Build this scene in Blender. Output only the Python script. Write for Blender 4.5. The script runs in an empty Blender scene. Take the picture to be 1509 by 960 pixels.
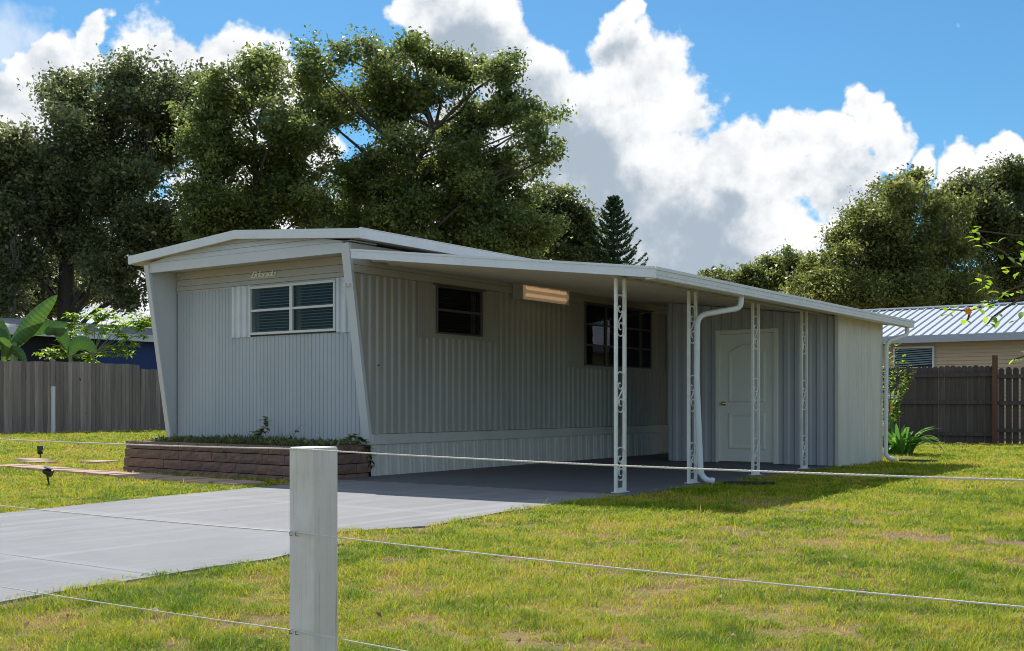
import bpy, bmesh, math, random
import numpy as np
from math import sin, cos, pi, radians, sqrt, atan2
from mathutils import Vector, Matrix
random.seed(7); rng = np.random.default_rng(11)
sc = bpy.context.scene
COL = sc.collection

# ------------------------------------------------------------------ camera (surveyed from the photograph)
FPX = 1660.0; CX = 754.5; HY = 595.0; YAW = radians(35.3); CH = .93
FW = (-sin(YAW), cos(YAW)); RT = (cos(YAW), sin(YAW))
CAM = (9.772, -10.677)
def at(px, py, d):                       # a surveyed bearing and distance turned into a place on the site
    l = (px - CX) / FPX; z = -(py - HY) / FPX
    return Vector((CAM[0] + d*(FW[0] + l*RT[0]), CAM[1] + d*(FW[1] + l*RT[1]), CH + d*z))

# ------------------------------------------------------------------ tags
def tag(o, label=None, cat=None, group=None, kind=None):
    if label: o['label'] = label
    if cat: o['category'] = cat
    if group: o['group'] = group
    if kind: o['kind'] = kind
    return o
def empty(name, loc=(0, 0, 0), rz=0):
    o = bpy.data.objects.new(name, None); COL.objects.link(o)
    o.location = loc; o.rotation_euler = (0, 0, rz); o.empty_display_size = .2
    return o
def link(name, me, m=None, parent=None):
    o = bpy.data.objects.new(name, me); COL.objects.link(o)
    if m: me.materials.append(m)
    if parent:
        o.parent = parent
        o.matrix_parent_inverse = Matrix.Translation(parent.location).inverted() if parent.rotation_euler.z == 0 else Matrix.Identity(4)
    return o

# ------------------------------------------------------------------ mesh builder (world coordinates)
def clip(pr, a, b):
    def val(x):
        for (x0, o0), (x1, o1) in zip(pr[:-1], pr[1:]):
            if x0 <= x <= x1: return o0 + (o1-o0)*((x-x0)/(x1-x0) if x1 > x0 else 0)
        return 0
    return [(a, val(a))] + [p for p in pr if a < p[0] < b] + [(b, val(b))]
class MB:
    def __init__(s): s.v = []; s.f = []
    def add(s, vs, fs):
        b = len(s.v); s.v += [tuple(v) for v in vs]; s.f += [tuple(b + i for i in f) for f in fs]; return s
    def box(s, x0, x1, y0, y1, z0, z1, M=None):
        vs = [Vector((x, y, z)) for z in (z0, z1) for y in (y0, y1) for x in (x0, x1)]
        if M: vs = [M @ v for v in vs]
        return s.add(vs, [(0, 2, 3, 1), (4, 5, 7, 6), (0, 1, 5, 4), (2, 6, 7, 3), (0, 4, 6, 2), (1, 3, 7, 5)])
    def hexa(s, a, b):                     # two quads (same order) joined into a solid
        n = len(a); return s.add(list(a) + list(b), [tuple(range(n))[::-1], tuple(range(n, 2*n))] + [(i, (i+1) % n, n + (i+1) % n, n + i) for i in range(n)])
    def tube(s, pts, r, n=8, cap=True, square=False):
        pts = [Vector(p) for p in pts]; rs = r if isinstance(r, (list, tuple)) else [r]*len(pts)
        if square: n = 4
        rings = []; up = None
        for i, p in enumerate(pts):
            t = (pts[min(i+1, len(pts)-1)] - pts[max(i-1, 0)]).normalized()
            if up is None:
                up = Vector((0, 0, 1)) if abs(t.z) < .9 else Vector((0, 1, 0))
            u = (up - t*up.dot(t))
            u = u.normalized() if u.length > 1e-6 else t.orthogonal().normalized()
            w = t.cross(u); up = u
            rings.append([p + (u*cos(2*pi*(k+.5)/n) + w*sin(2*pi*(k+.5)/n))*rs[i]*(1.414 if square else 1) for k in range(n)])
        b = [v for R in rings for v in R]
        f = [(i*n+k, i*n+(k+1) % n, (i+1)*n+(k+1) % n, (i+1)*n+k) for i in range(len(pts)-1) for k in range(n)]
        if cap: f += [tuple(range(n))[::-1], tuple(range((len(pts)-1)*n, len(pts)*n))]
        return s.add(b, f)
    def sheet(s, prof, z0, z1, fn):        # prof: [(s, off)], fn(s, off, z) -> xyz ; vertical sheet
        vs = []; fs = []
        for i, (a, o) in enumerate(prof):
            lo = z0(a) if callable(z0) else z0; hi = z1(a) if callable(z1) else z1
            vs += [fn(a, o, lo), fn(a, o, hi)]
            if i: fs.append((2*i-2, 2*i, 2*i+1, 2*i-1))
        return s.add(vs, fs)
    def build(s, name, m=None, parent=None, smooth=False, bevel=0, label=None):
        me = bpy.data.meshes.new(name); me.from_pydata(s.v, [], s.f); me.update()
        bm = bmesh.new(); bm.from_mesh(me); bmesh.ops.recalc_face_normals(bm, faces=bm.faces); bm.to_mesh(me); bm.free()
        if smooth:
            for p in me.polygons: p.use_smooth = True
        o = link(name, me, m, parent)
        if bevel:
            md = o.modifiers.new('bevel', 'BEVEL'); md.width = bevel; md.segments = 2; md.limit_method = 'ANGLE'
        if label: o['label'] = label
        return o
def corr(a, b, period, amp, flat=.5, ridge=.26, jit=0):
    pr = []; x = a
    sl = (1 - flat - ridge) / 2
    while x < b:
        p = period * (1 + random.uniform(-jit, jit))
        for t, o in ((0, 0), (flat, 0), (flat+sl, 1), (flat+sl+ridge, 1)):
            if x + t*p <= b: pr.append((x + t*p, o*amp))
        x += p
    pr.append((b, 0)); return pr

# ------------------------------------------------------------------ materials
def newmat(name):
    m = bpy.data.materials.new(name); m.use_nodes = True
    nt = m.node_tree; b = nt.nodes['Principled BSDF']
    return m, nt, b
def N(nt, t, **k):
    n = nt.nodes.new(t)
    for a, v in k.items(): setattr(n, a, v)
    return n
def mixc(nt, fac, a, b, blend='MIX'):
    n = nt.nodes.new('ShaderNodeMix'); n.data_type = 'RGBA'; n.blend_type = blend
    for sock, val in ((n.inputs[0], fac), (n.inputs[6], a), (n.inputs[7], b)):
        if isinstance(val, (int, float)): sock.default_value = val
        elif isinstance(val, (tuple, list)): sock.default_value = (*val, 1) if len(val) == 3 else val
        else: nt.links.new(val, sock)
    return n.outputs[2]
def noise(nt, scale, detail=4, rough=.6, vec=None, stretch=None):
    tc = N(nt, 'ShaderNodeTexCoord'); v = tc.outputs['Object'] if vec is None else vec
    if stretch:
        mp = N(nt, 'ShaderNodeMapping'); mp.inputs['Scale'].default_value = stretch; nt.links.new(v, mp.inputs['Vector']); v = mp.outputs[0]
    n = N(nt, 'ShaderNodeTexNoise'); n.inputs['Scale'].default_value = scale; n.inputs['Detail'].default_value = detail; n.inputs['Roughness'].default_value = rough
    nt.links.new(v, n.inputs['Vector']); return n.outputs['Fac']
def ramp(nt, fac, a, b):
    r = N(nt, 'ShaderNodeMapRange'); r.inputs['From Min'].default_value = a; r.inputs['From Max'].default_value = b
    nt.links.new(fac, r.inputs['Value']); return r.outputs[0]
def bump(nt, b, h, strength=.3, dist=.01):
    n = N(nt, 'ShaderNodeBump'); n.inputs['Strength'].default_value = strength; n.inputs['Distance'].default_value = dist
    nt.links.new(h, n.inputs['Height']); nt.links.new(n.outputs[0], b.inputs['Normal'])
def surf(name, col, rough=.6, dirt=None, amt=.25, scale=3, stretch=None, bmp=.15, bdist=.004, bscale=40, spec=.5, metal=0):
    m, nt, b = newmat(name)
    dirt = dirt or tuple(c*.7 for c in col)
    f = noise(nt, scale, 6, .65, stretch=stretch)
    f2 = noise(nt, scale*9, 3, .6, stretch=stretch)
    c = mixc(nt, ramp(nt, f, .42, .75), col, tuple(col[i]*(1-amt) + dirt[i]*amt for i in range(3)))
    c = mixc(nt, ramp(nt, f2, .5, .9), c, tuple(dirt))
    n = c.node; n.inputs[0].default_value = 0
    # second layer weaker
    mm = N(nt, 'ShaderNodeMath', operation='MULTIPLY'); nt.links.new(ramp(nt, f2, .5, .9), mm.inputs[0]); mm.inputs[1].default_value = amt*.6
    nt.links.new(mm.outputs[0], n.inputs[0])
    nt.links.new(c, b.inputs['Base Color'])
    b.inputs['Roughness'].default_value = rough; b.inputs['Specular IOR Level'].default_value = spec; b.inputs['Metallic'].default_value = metal
    if bmp: bump(nt, b, noise(nt, bscale, 4), bmp, bdist)
    return m
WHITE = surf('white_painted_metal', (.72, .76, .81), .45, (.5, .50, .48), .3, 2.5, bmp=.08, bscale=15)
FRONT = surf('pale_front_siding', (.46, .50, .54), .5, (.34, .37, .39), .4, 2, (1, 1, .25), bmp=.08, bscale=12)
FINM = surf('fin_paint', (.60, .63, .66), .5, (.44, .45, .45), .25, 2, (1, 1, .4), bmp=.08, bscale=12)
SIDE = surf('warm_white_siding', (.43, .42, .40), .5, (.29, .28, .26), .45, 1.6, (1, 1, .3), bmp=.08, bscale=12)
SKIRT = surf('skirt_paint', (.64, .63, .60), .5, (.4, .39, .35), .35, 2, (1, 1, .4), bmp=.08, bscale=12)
TRIM = surf('trim_paint', (.50, .49, .465), .5, (.36, .33, .28), .3, 2, bmp=.06)
SOFFIT = surf('soffit_metal', (.46, .43, .38), .55, (.34, .31, .27), .3, 1.5)
POSTW = surf('wrought_white', (.76, .76, .74), .4, (.45, .36, .26), .3, 9, bmp=.12, bscale=60)
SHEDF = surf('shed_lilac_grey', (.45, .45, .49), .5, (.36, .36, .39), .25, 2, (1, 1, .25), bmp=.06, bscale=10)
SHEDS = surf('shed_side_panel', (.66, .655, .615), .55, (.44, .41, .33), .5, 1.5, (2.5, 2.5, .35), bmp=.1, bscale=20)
DOORM = surf('door_paint', (.84, .82, .76), .45, (.66, .64, .58), .2, 3, bmp=.05)
BRASS = surf('brass', (.75, .55, .2), .3, metal=1, bmp=0)
DARK = surf('dark_interior', (.012, .011, .012), .8, bmp=0)
BLACKP = surf('black_plastic', (.012, .013, .016), .45, (.03, .03, .03), .3, 20, bmp=.1)
BLIND = surf('blind_slat', (.30, .30, .27), .5, bmp=0)
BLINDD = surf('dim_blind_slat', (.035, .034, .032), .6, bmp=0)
CURT = surf('curtain', (.28, .27, .23), .8, bmp=0)
RUBBER = surf('screw_dark', (.05, .05, .05), .6, bmp=0)
ALUM = surf('aluminium_frame', (.70, .71, .71), .35, (.5, .5, .5), .2, 6, bmp=0)
ALUMD = surf('bronze_frame', (.11, .105, .10), .45, (.1, .1, .1), .2, 6, bmp=0)
LETTER = surf('letter_chrome', (.9, .89, .82), .35, bmp=0)

def glassmat():
    m, nt, b = newmat('window_glass'); out = nt.nodes['Material Output']
    tr = N(nt, 'ShaderNodeBsdfTransparent'); tr.inputs[0].default_value = (.72, .75, .76, 1)
    gl = N(nt, 'ShaderNodeBsdfGlossy'); gl.inputs['Roughness'].default_value = .02; gl.inputs['Color'].default_value = (1, 1, 1, 1)
    fr = N(nt, 'ShaderNodeFresnel'); fr.inputs[0].default_value = 1.32
    nz = noise(nt, 2.2, 2); bp = N(nt, 'ShaderNodeBump'); bp.inputs['Strength'].default_value = .05; bp.inputs['Distance'].default_value = .02
    nt.links.new(nz, bp.inputs['Height']); nt.links.new(bp.outputs[0], gl.inputs['Normal'])
    mx = N(nt, 'ShaderNodeMixShader'); geo = N(nt, 'ShaderNodeNewGeometry'); iv = N(nt, 'ShaderNodeMath', operation='SUBTRACT'); iv.inputs[0].default_value = 1; nt.links.new(geo.outputs['Backfacing'], iv.inputs[1]); mu = N(nt, 'ShaderNodeMath', operation='MULTIPLY'); nt.links.new(fr.outputs[0], mu.inputs[0]); nt.links.new(iv.outputs[0], mu.inputs[1])
    nt.links.new(mu.outputs[0], mx.inputs[0]); nt.links.new(tr.outputs[0], mx.inputs[1]); nt.links.new(gl.outputs[0], mx.inputs[2])
    nt.links.new(mx.outputs[0], out.inputs[0]); return m
GLASS = glassmat()

def concrete(name, base, streak=.22):
    m, nt, b = newmat(name)
    tc = N(nt, 'ShaderNodeTexCoord')
    f = noise(nt, .9, 6, .6); g = noise(nt, 55, 3, .7)
    st = noise(nt, 1.0, 3, .5, stretch=(5.5, .22, 1)); st2 = noise(nt, 1.0, 4, .6, stretch=(.3, 2.2, 1))
    c = mixc(nt, ramp(nt, f, .35, .7), base, tuple(x*.84 for x in base))
    hi = tuple(min(1, x*1.32) for x in base)
    def lay(c, fac, k, col):
        mm = N(nt, 'ShaderNodeMath', operation='MULTIPLY'); nt.links.new(fac, mm.inputs[0]); mm.inputs[1].default_value = k
        return mixc(nt, mm.outputs[0], c, col)
    c = lay(c, ramp(nt, st, .5, .72), streak*2.2, hi)
    c = lay(c, ramp(nt, st2, .58, .74), streak*1.5, hi)
    c = lay(c, ramp(nt, g, .5, .8), .3, tuple(x*.55 for x in base)); c = lay(c, ramp(nt, noise(nt, 3.2, 7, .7), .5, .75), .5, tuple(x*.68 for x in base))
    # paler repaired joint bands across the drive
    for y0, w in ((-3.15, .07), (-4.85, .06), (-6.75, .07), (-1.75, .05)):
        sx = N(nt, 'ShaderNodeSeparateXYZ'); nt.links.new(tc.outputs['Object'], sx.inputs[0])
        a = N(nt, 'ShaderNodeMath', operation='ADD'); nt.links.new(sx.outputs[1], a.inputs[0]); a.inputs[1].default_value = -y0
        w_ = N(nt, 'ShaderNodeMath', operation='MULTIPLY_ADD'); nt.links.new(st2, w_.inputs[0]); w_.inputs[1].default_value = .12; nt.links.new(a.outputs[0], w_.inputs[2])
        ab = N(nt, 'ShaderNodeMath', operation='ABSOLUTE'); nt.links.new(w_.outputs[0], ab.inputs[0])
        r = ramp(nt, ab.outputs[0], w+.05, w*.4)
        c = lay(c, r, .35, hi)
        if y0 in (-6.75,):
            r = ramp(nt, ab.outputs[0], .016, .004); nn = N(nt, 'ShaderNodeMath', operation='MULTIPLY'); nt.links.new(r, nn.inputs[0]); nt.links.new(ramp(nt, f, .45, .55), nn.inputs[1])
            c = lay(c, nn.outputs[0], .8, (.08, .08, .085))
    nt.links.new(c, b.inputs['Base Color']); b.inputs['Roughness'].default_value = .75; b.inputs['Specular IOR Level'].default_value = .3
    bump(nt, b, g, .25, .004); return m
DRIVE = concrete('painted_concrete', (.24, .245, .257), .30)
SLAB = concrete('shade_toned_slab', (.145, .155, .175), .12)  # same grey as the drive, with carport shade put into the base colour

def woodmat(name, a, b2, dark, sx=14, zs=.8):
    m, nt, b = newmat(name)
    geo = N(nt, 'ShaderNodeNewGeometry')
    f = noise(nt, 1.0, 6, .7, stretch=(sx, sx, zs)); g = noise(nt, 1.0, 4, .6, stretch=(sx*5, sx*5, zs*1.5)); k = noise(nt, 5, 2, .5)
    c = mixc(nt, geo.outputs['Random Per Island'], a, b2)
    mm = N(nt, 'ShaderNodeMath', operation='MULTIPLY'); nt.links.new(ramp(nt, f, .4, .75), mm.inputs[0]); mm.inputs[1].default_value = .7
    c = mixc(nt, mm.outputs[0], c, dark); 
    mm = N(nt, 'ShaderNodeMath', operation='MULTIPLY'); nt.links.new(ramp(nt, g, .5, .8), mm.inputs[0]); mm.inputs[1].default_value = .6
    c = mixc(nt, mm.outputs[0], c, dark)
    c = mixc(nt, ramp(nt, k, .72, .78), c, tuple(x*.5 for x in dark))
    nt.links.new(c, b.inputs['Base Color']); b.inputs['Roughness'].default_value = .85; b.inputs['Specular IOR Level'].default_value = .2
    bump(nt, b, g, .4, .004); return m
FENCEL = woodmat('weathered_grey_wood', (.42, .37, .34), (.22, .195, .18), (.10, .085, .08))
FENCER = woodmat('dark_weathered_wood', (.13, .113, .112), (.085, .075, .076), (.035, .03, .032))
POSTB = woodmat('brown_post_wood', (.16, .09, .06), (.14, .08, .055), (.05, .03, .025))
NEARP, nt, b = newmat('old_white_painted_wood')
f = noise(nt, 1.0, 6, .75, stretch=(70, 70, 2.2)); g = noise(nt, 9, 5, .6); h = noise(nt, 1.0, 3, .6, stretch=(170, 170, 3.5))
c = mixc(nt, ramp(nt, g, .35, .7), (.72, .73, .73), (.62, .62, .57)); c = mixc(nt, ramp(nt, f, .52, .85), c, (.48, .48, .43)); c = mixc(nt, ramp(nt, h, .62, .72), c, (.30, .30, .27))
nt.links.new(c, b.inputs['Base Color']); b.inputs['Roughness'].default_value = .7; bump(nt, b, f, .35, .003)
BARK = woodmat('oak_bark', (.115, .095, .075), (.09, .075, .06), (.035, .03, .025), 5, 1.2)
STEM = surf('green_stem', (.22, .26, .12), .6)
ROPE = surf('white_rope', (.74, .73, .68), .8, (.4, .4, .36), .3, 30, bmp=.6, bscale=400)

def blockmat():
    m, nt, b = newmat('split_face_block'); geo = N(nt, 'ShaderNodeNewGeometry')
    f = noise(nt, 7, 6, .7); g = noise(nt, 60, 3, .7)
    c = mixc(nt, geo.outputs['Random Per Island'], (.30, .165, .125), (.21, .13, .105))
    c = mixc(nt, ramp(nt, f, .4, .75), c, (.15, .10, .085))
    c = mixc(nt, ramp(nt, g, .55, .9), c, (.30, .22, .19))
    nt.links.new(c, b.inputs['Base Color']); b.inputs['Roughness'].default_value = .9; bump(nt, b, noise(nt, 22, 6, .75), .9, .02); return m
BLOCK = blockmat()
PAVER = surf('terracotta_paver', (.50, .33, .25), .85, (.28, .20, .14), .4, 6, bmp=.4, bscale=50)
SOIL = surf('dark_soil', (.07, .05, .035), .95, bmp=.8, bdist=.02)
MULCH = surf('pink_mulch', (.30, .19, .15), .95, (.12, .08, .06), .5, 20, bmp=.9, bdist=.03, bscale=30)
TAN = surf('tan_plastic', (.42, .30, .19), .6)
LIDG = surf('grey_lid', (.5, .5, .48), .6)

def leafmat(name, a, b2, c3, rough=.5, trans=.35, spec=.5):
    m, nt, b = newmat(name); out = nt.nodes['Material Output']
    at_ = N(nt, 'ShaderNodeAttribute'); at_.attribute_name = 'tint'
    cr = N(nt, 'ShaderNodeValToRGB'); e = cr.color_ramp.elements
    e[0].position = 0; e[0].color = (*a, 1); e[1].position = 1; e[1].color = (*c3, 1); q = e.new(.5); q.color = (*b2, 1)
    nt.links.new(at_.outputs['Fac'], cr.inputs[0]); nt.links.new(cr.outputs[0], b.inputs['Base Color'])
    b.inputs['Roughness'].default_value = rough; b.inputs['Specular IOR Level'].default_value = spec
    tl = N(nt, 'ShaderNodeBsdfTranslucent')
    hs = N(nt, 'ShaderNodeHueSaturation'); hs.inputs['Hue'].default_value = .485; hs.inputs['Value'].default_value = 2.3; hs.inputs['Saturation'].default_value = 1.1
    nt.links.new(cr.outputs[0], hs.inputs['Color']); nt.links.new(hs.outputs[0], tl.inputs[0])
    mx = N(nt, 'ShaderNodeMixShader'); mx.inputs[0].default_value = trans
    nt.links.new(b.outputs[0], mx.inputs[1]); nt.links.new(tl.outputs[0], mx.inputs[2]); nt.links.new(mx.outputs[0], out.inputs[0]); return m
L_GREY = leafmat('live_oak_leaf', (.06, .08, .035), (.125, .155, .068), (.32, .35, .19), .32, .46)  # brightest ramp colour puts sunlit leaf highlights into the tint
L_GREEN = leafmat('water_oak_leaf', (.058, .09, .028), (.125, .165, .052), (.30, .33, .12), .36, .48)
L_OLIVE = leafmat('olive_oak_leaf', (.065, .085, .025), (.125, .15, .045), (.26, .27, .09), .42, .5)
L_DARK = leafmat('dark_oak_leaf', (.05, .07, .027), (.085, .11, .038), (.22, .25, .10), .36, .45)
L_PINE = leafmat('araucaria_leaf', (.035, .07, .028), (.055, .10, .04), (.09, .14, .055), .5, .2)
L_BRIGHT = leafmat('bright_leaf', (.10, .20, .03), (.17, .29, .04), (.28, .36, .06), .45, .5)
L_BANANA = leafmat('banana_leaf', (.03, .08, .02), (.05, .12, .028), (.11, .20, .05), .33, .28)
L_LILY = leafmat('lily_leaf', (.05, .13, .03), (.08, .20, .04), (.16, .30, .07), .35, .4)
MOSS = leafmat('spanish_moss', (.13, .135, .105), (.17, .17, .14), (.22, .21, .17), .9, .3, .1)

def grassmat():
    m, nt, b = newmat('lawn_blade'); out = nt.nodes['Material Output']
    at_ = N(nt, 'ShaderNodeAttribute'); at_.attribute_name = 'tint'
    cr = N(nt, 'ShaderNodeValToRGB'); e = cr.color_ramp.elements
    e[0].position = 0; e[0].color = (.12, .235, .012, 1); e[1].position = 1; e[1].color = (.56, .37, .16, 1)
    for p, c in ((.26, (.33, .46, .02)), (.48, (.58, .60, .035)), (.74, (.66, .50, .09))):
        q = e.new(p); q.color = (*c, 1)
    nt.links.new(at_.outputs['Fac'], cr.inputs[0]); nt.links.new(cr.outputs[0], b.inputs['Base Color'])
    b.inputs['Roughness'].default_value = .55; b.inputs['Specular IOR Level'].default_value = .18
    tl = N(nt, 'ShaderNodeBsdfTranslucent'); nt.links.new(cr.outputs[0], tl.inputs[0])
    mx = N(nt, 'ShaderNodeMixShader'); mx.inputs[0].default_value = .5
    nt.links.new(b.outputs[0], mx.inputs[1]); nt.links.new(tl.outputs[0], mx.inputs[2]); nt.links.new(mx.outputs[0], out.inputs[0]); return m
GRASS = grassmat()

DIRT = [(1102, 741, .55), (1135, 738, .3), (1185, 752, .4), (1250, 768, .38), (1350, 757, .5), (1228, 783, .3), (1370, 796, .6), (1340, 790, .5), (1480, 800, .5),
        (1105, 786, .5), (1120, 812, .35), (760, 822, .3), (590, 830, .25), (630, 870, .35), (380, 915, .3), (410, 918, .25), (1480, 830, .45), (770, 940, .3), (1250, 930, .3), (900, 800, .3)]
def groundpt(px, py, z=-.014):
    l = (px-CX)/FPX; t = (CH - z)*FPX/(py-HY)
    return (CAM[0] + t*(FW[0]+l*RT[0]), CAM[1] + t*(FW[1]+l*RT[1]))
DIRTP = [(*groundpt(a, b), r) for a, b, r in DIRT]
_r = random.Random(3); XTRA = []
for _ in range(150):
    t = (2 + _r.random()*2.6)**2; l = _r.uniform(-.5, .5); XTRA.append((CAM[0] + t*(FW[0]+l*RT[0]), CAM[1] + t*(FW[1]+l*RT[1]), _r.uniform(.10, .42)*(1 + t*.02)))
def groundmat():
    m, nt, b = newmat('lawn_soil')
    f = noise(nt, .55, 5, .6); g = noise(nt, 6, 5, .65); h = noise(nt, 45, 4, .7)
    c = mixc(nt, ramp(nt, f, .35, .65), (.13, .12, .035), (.30, .22, .10))
    c = mixc(nt, ramp(nt, g, .48, .7), c, (.40, .27, .17))
    c = mixc(nt, ramp(nt, h, .5, .75), c, (.13, .11, .04))
    tc = N(nt, 'ShaderNodeTexCoord')
    for x, y, r in DIRTP[:10]:
        d = N(nt, 'ShaderNodeVectorMath', operation='DISTANCE'); nt.links.new(tc.outputs['Object'], d.inputs[0]); d.inputs[1].default_value = (x, y, 0)
        a = N(nt, 'ShaderNodeMath', operation='MULTIPLY_ADD'); nt.links.new(g, a.inputs[0]); a.inputs[1].default_value = .5; nt.links.new(d.outputs['Value'], a.inputs[2])
        c = mixc(nt, ramp(nt, a.outputs[0], r*.7+.3, r*.7+.12), c, (.27, .18, .13))
    nt.links.new(c, b.inputs['Base Color']); b.inputs['Roughness'].default_value = .95; b.inputs['Specular IOR Level'].default_value = .1
    bump(nt, b, noise(nt, 30, 5, .7), .8, .03); return m
GROUND = groundmat()

# ------------------------------------------------------------------ terrain
def gh(x, y):
    t = np.clip((-5.5 - np.asarray(x, float)) / 10.0, 0, 1)
    return -.014 + .19 * t*t*(3-2*t)
xs = [-260, -120, -60, -35, -24] + [-20 + i*.75 for i in range(20)] + [-4, 0, 4, 8, 12, 20, 40, 90, 260]
ys = [-60, -30, -15, -8, 0, 8, 16, 30, 60, 120, 300]
m = MB(); nx = len(xs)
vs = [(x, y, float(gh(x, y))) for y in ys for x in xs]
m.add(vs, [(j*nx+i, j*nx+i+1, (j+1)*nx+i+1, (j+1)*nx+i) for j in range(len(ys)-1) for i in range(nx-1)])
tag(m.build('ground', GROUND, smooth=True), kind='structure')

XL = [(-14, 3.2), (-9, 1.9), (-7, 1.15), (-5.5, .72), (-3.78, .42), (-3.35, .33), (-1.58, .17), (-.62, .0)]
XR = [(-14, 6.6), (-9.5, 5.05), (-7.76, 4.75), (-6.9, 4.68), (-5.9, 4.66), (-5.2, 4.5), (-4.65, 3.85), (-4.2, 4.36), (-3.4, 4.18), (-2.8, 4.12), (-1.5, 4.05), (-.62, 4.06)]
def lerp(tab, y): return np.interp(y, [t[0] for t in tab], [t[1] for t in tab])
yy = sorted(set([-14 + i*.4 for i in range(34)] + [-.62]))
yy = [y for y in yy if y <= -.62]
top = [(float(lerp(XL, y)), y) for y in yy] + [(float(lerp(XR, y)) + .02*sin(y*7), y) for y in reversed(yy)]
m = MB(); m.hexa([(x, y, -.12) for x, y in top], [(x, y, 0) for x, y in top])
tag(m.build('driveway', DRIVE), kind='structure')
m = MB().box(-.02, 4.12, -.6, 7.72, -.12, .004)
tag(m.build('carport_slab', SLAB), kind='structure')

# ------------------------------------------------------------------ lawn blades
def vnoise(x, y, s, seed):
    r = np.random.default_rng(seed).random((256, 256)); x = x/s; y = y/s
    xi = np.floor(x).astype(int); yi = np.floor(y).astype(int); fx = x-xi; fy = y-yi; fx = fx*fx*(3-2*fx); fy = fy*fy*(3-2*fy)
    a = r[xi % 256, yi % 256]; b = r[(xi+1) % 256, yi % 256]; c = r[xi % 256, (yi+1) % 256]; d = r[(xi+1) % 256, (yi+1) % 256]
    return (a*(1-fx)+b*fx)*(1-fy) + (c*(1-fx)+d*fx)*fy
def npmesh(name, V, F, mat, parent=None, attr=None):
    me = bpy.data.meshes.new(name); n = len(V); k = F.shape[1]
    me.vertices.add(n); me.vertices.foreach_set('co', V.astype(np.float32).ravel())
    me.loops.add(F.size); me.loops.foreach_set('vertex_index', F.astype(np.int32).ravel())
    me.polygons.add(len(F)); me.polygons.foreach_set('loop_start', np.arange(0, F.size, k, dtype=np.int32))
    me.update(calc_edges=True)
    if attr is not None:
        a = me.attributes.new('tint', 'FLOAT', 'POINT'); a.data.foreach_set('value', attr.astype(np.float32))
    return link(name, me, mat, parent)
def lawn(n, dmin, dmax, lmax=.54):
    t = (np.sqrt(dmin) + rng.random(n)*(np.sqrt(dmax)-np.sqrt(dmin)))**2
    l = (rng.random(n)*2-1)*lmax
    x = CAM[0] + t*(FW[0]+l*RT[0]); y = CAM[1] + t*(FW[1]+l*RT[1])
    e = vnoise(x, y, .12, 3)*.12 - .04 + .03*rng.normal(size=n)
    keep = np.ones(n, bool)
    ins = (y < -.55) & (x > lerp(XL, y) + .015 + e*.6) & (x < lerp(XR, y) - .035 - e*.9)
    keep &= ~ins
    keep &= ~((x > -.05) & (x < 4.08 - e*.5) & (y >= -.6) & (y < 7.7))
    keep &= ~((x > -4.1) & (x < .02) & (y > -1.2) & (y < 14))
    keep &= (y < 16.45) & (x > -15.9)
    for k, (px0, px1) in enumerate(PAVE_AREAS):
        keep &= ~((x > px0[0]) & (x < px1[0]) & (y > px0[1]) & (y < px1[1]))
    dn = .34*vnoise(x, y, .8, 5) + .34*vnoise(x, y, .22, 6) + .14*vnoise(x, y, 2.6, 9) + .18*vnoise(x, y, .08, 21)
    dirt = np.zeros(n)
    for dx, dy, r in DIRTP:
        dd = np.hypot(x-dx, (y-dy)) + .45*(vnoise(x, y, .11, 8)-.5)
        dirt = np.maximum(dirt, np.clip(1.25 - dd/(r*.55), 0, 1))
    for dx, dy, r in XTRA:
        near = np.hypot(x-dx, y-dy) < r*1.3
        dd = np.hypot(x[near]-dx, (y[near]-dy)) + .45*(vnoise(x[near], y[near], .11, 8)-.5)
        dirt[near] = np.maximum(dirt[near], .78*np.clip(1.25 - dd/(r*.6), 0, 1))
    keep &= rng.random(n) > dirt*.93
    keep &= rng.random(n) > np.clip((dn-.52)*3.6, 0, .6)
    x, y, t, dn, dirt = x[keep], y[keep], t[keep], dn[keep], dirt[keep]; n = len(x)
    z = gh(x, y)
    hgt = (.011 + .022*rng.random(n)) * (.35 + .7*vnoise(x, y, .35, 12) + .9*vnoise(x, y, .10, 33)**1.5) * (1 + .03*t)
    tall = rng.random(n) < .015; hgt[tall] *= 1.9
    wid = np.maximum(.0028, .00058*t) * (.7 + .6*rng.random(n))
    az = rng.random(n)*2*pi; lean = .5 + 1.6*rng.random(n)
    d = np.stack([np.cos(az), np.sin(az)], 1); s = np.stack([-np.sin(az), np.cos(az)], 1)
    # turn blades at random
    base = np.stack([x, y, z-.004], 1)
    def P(side, f, up):
        o = base.copy(); o[:, :2] += s*(side*wid)[:, None] + d*(f*hgt*lean)[:, None]; o[:, 2] += up*hgt; return o
    V = np.stack([P(-.5, 0, 0), P(.5, 0, 0), P(.42, .3, .65), P(-.42, .3, .65), P(0, 1.05, .95)], 1).reshape(-1, 3)
    b = (np.arange(n)*5)[:, None]
    tri = np.concatenate([b + [0, 1, 2], b + [0, 2, 3], b + [3, 2, 4]], 0)
    tint = np.clip(-.04 + 1.2*(dn-.22) + .21*rng.normal(size=n) + .35*(vnoise(x, y, .13, 44)-.5) + .35*dirt + (rng.random(n) < .07)*.5, 0, 1)
    return npmesh('lawn_grass', V, tri, GRASS, attr=np.repeat(tint, 5))
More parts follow.
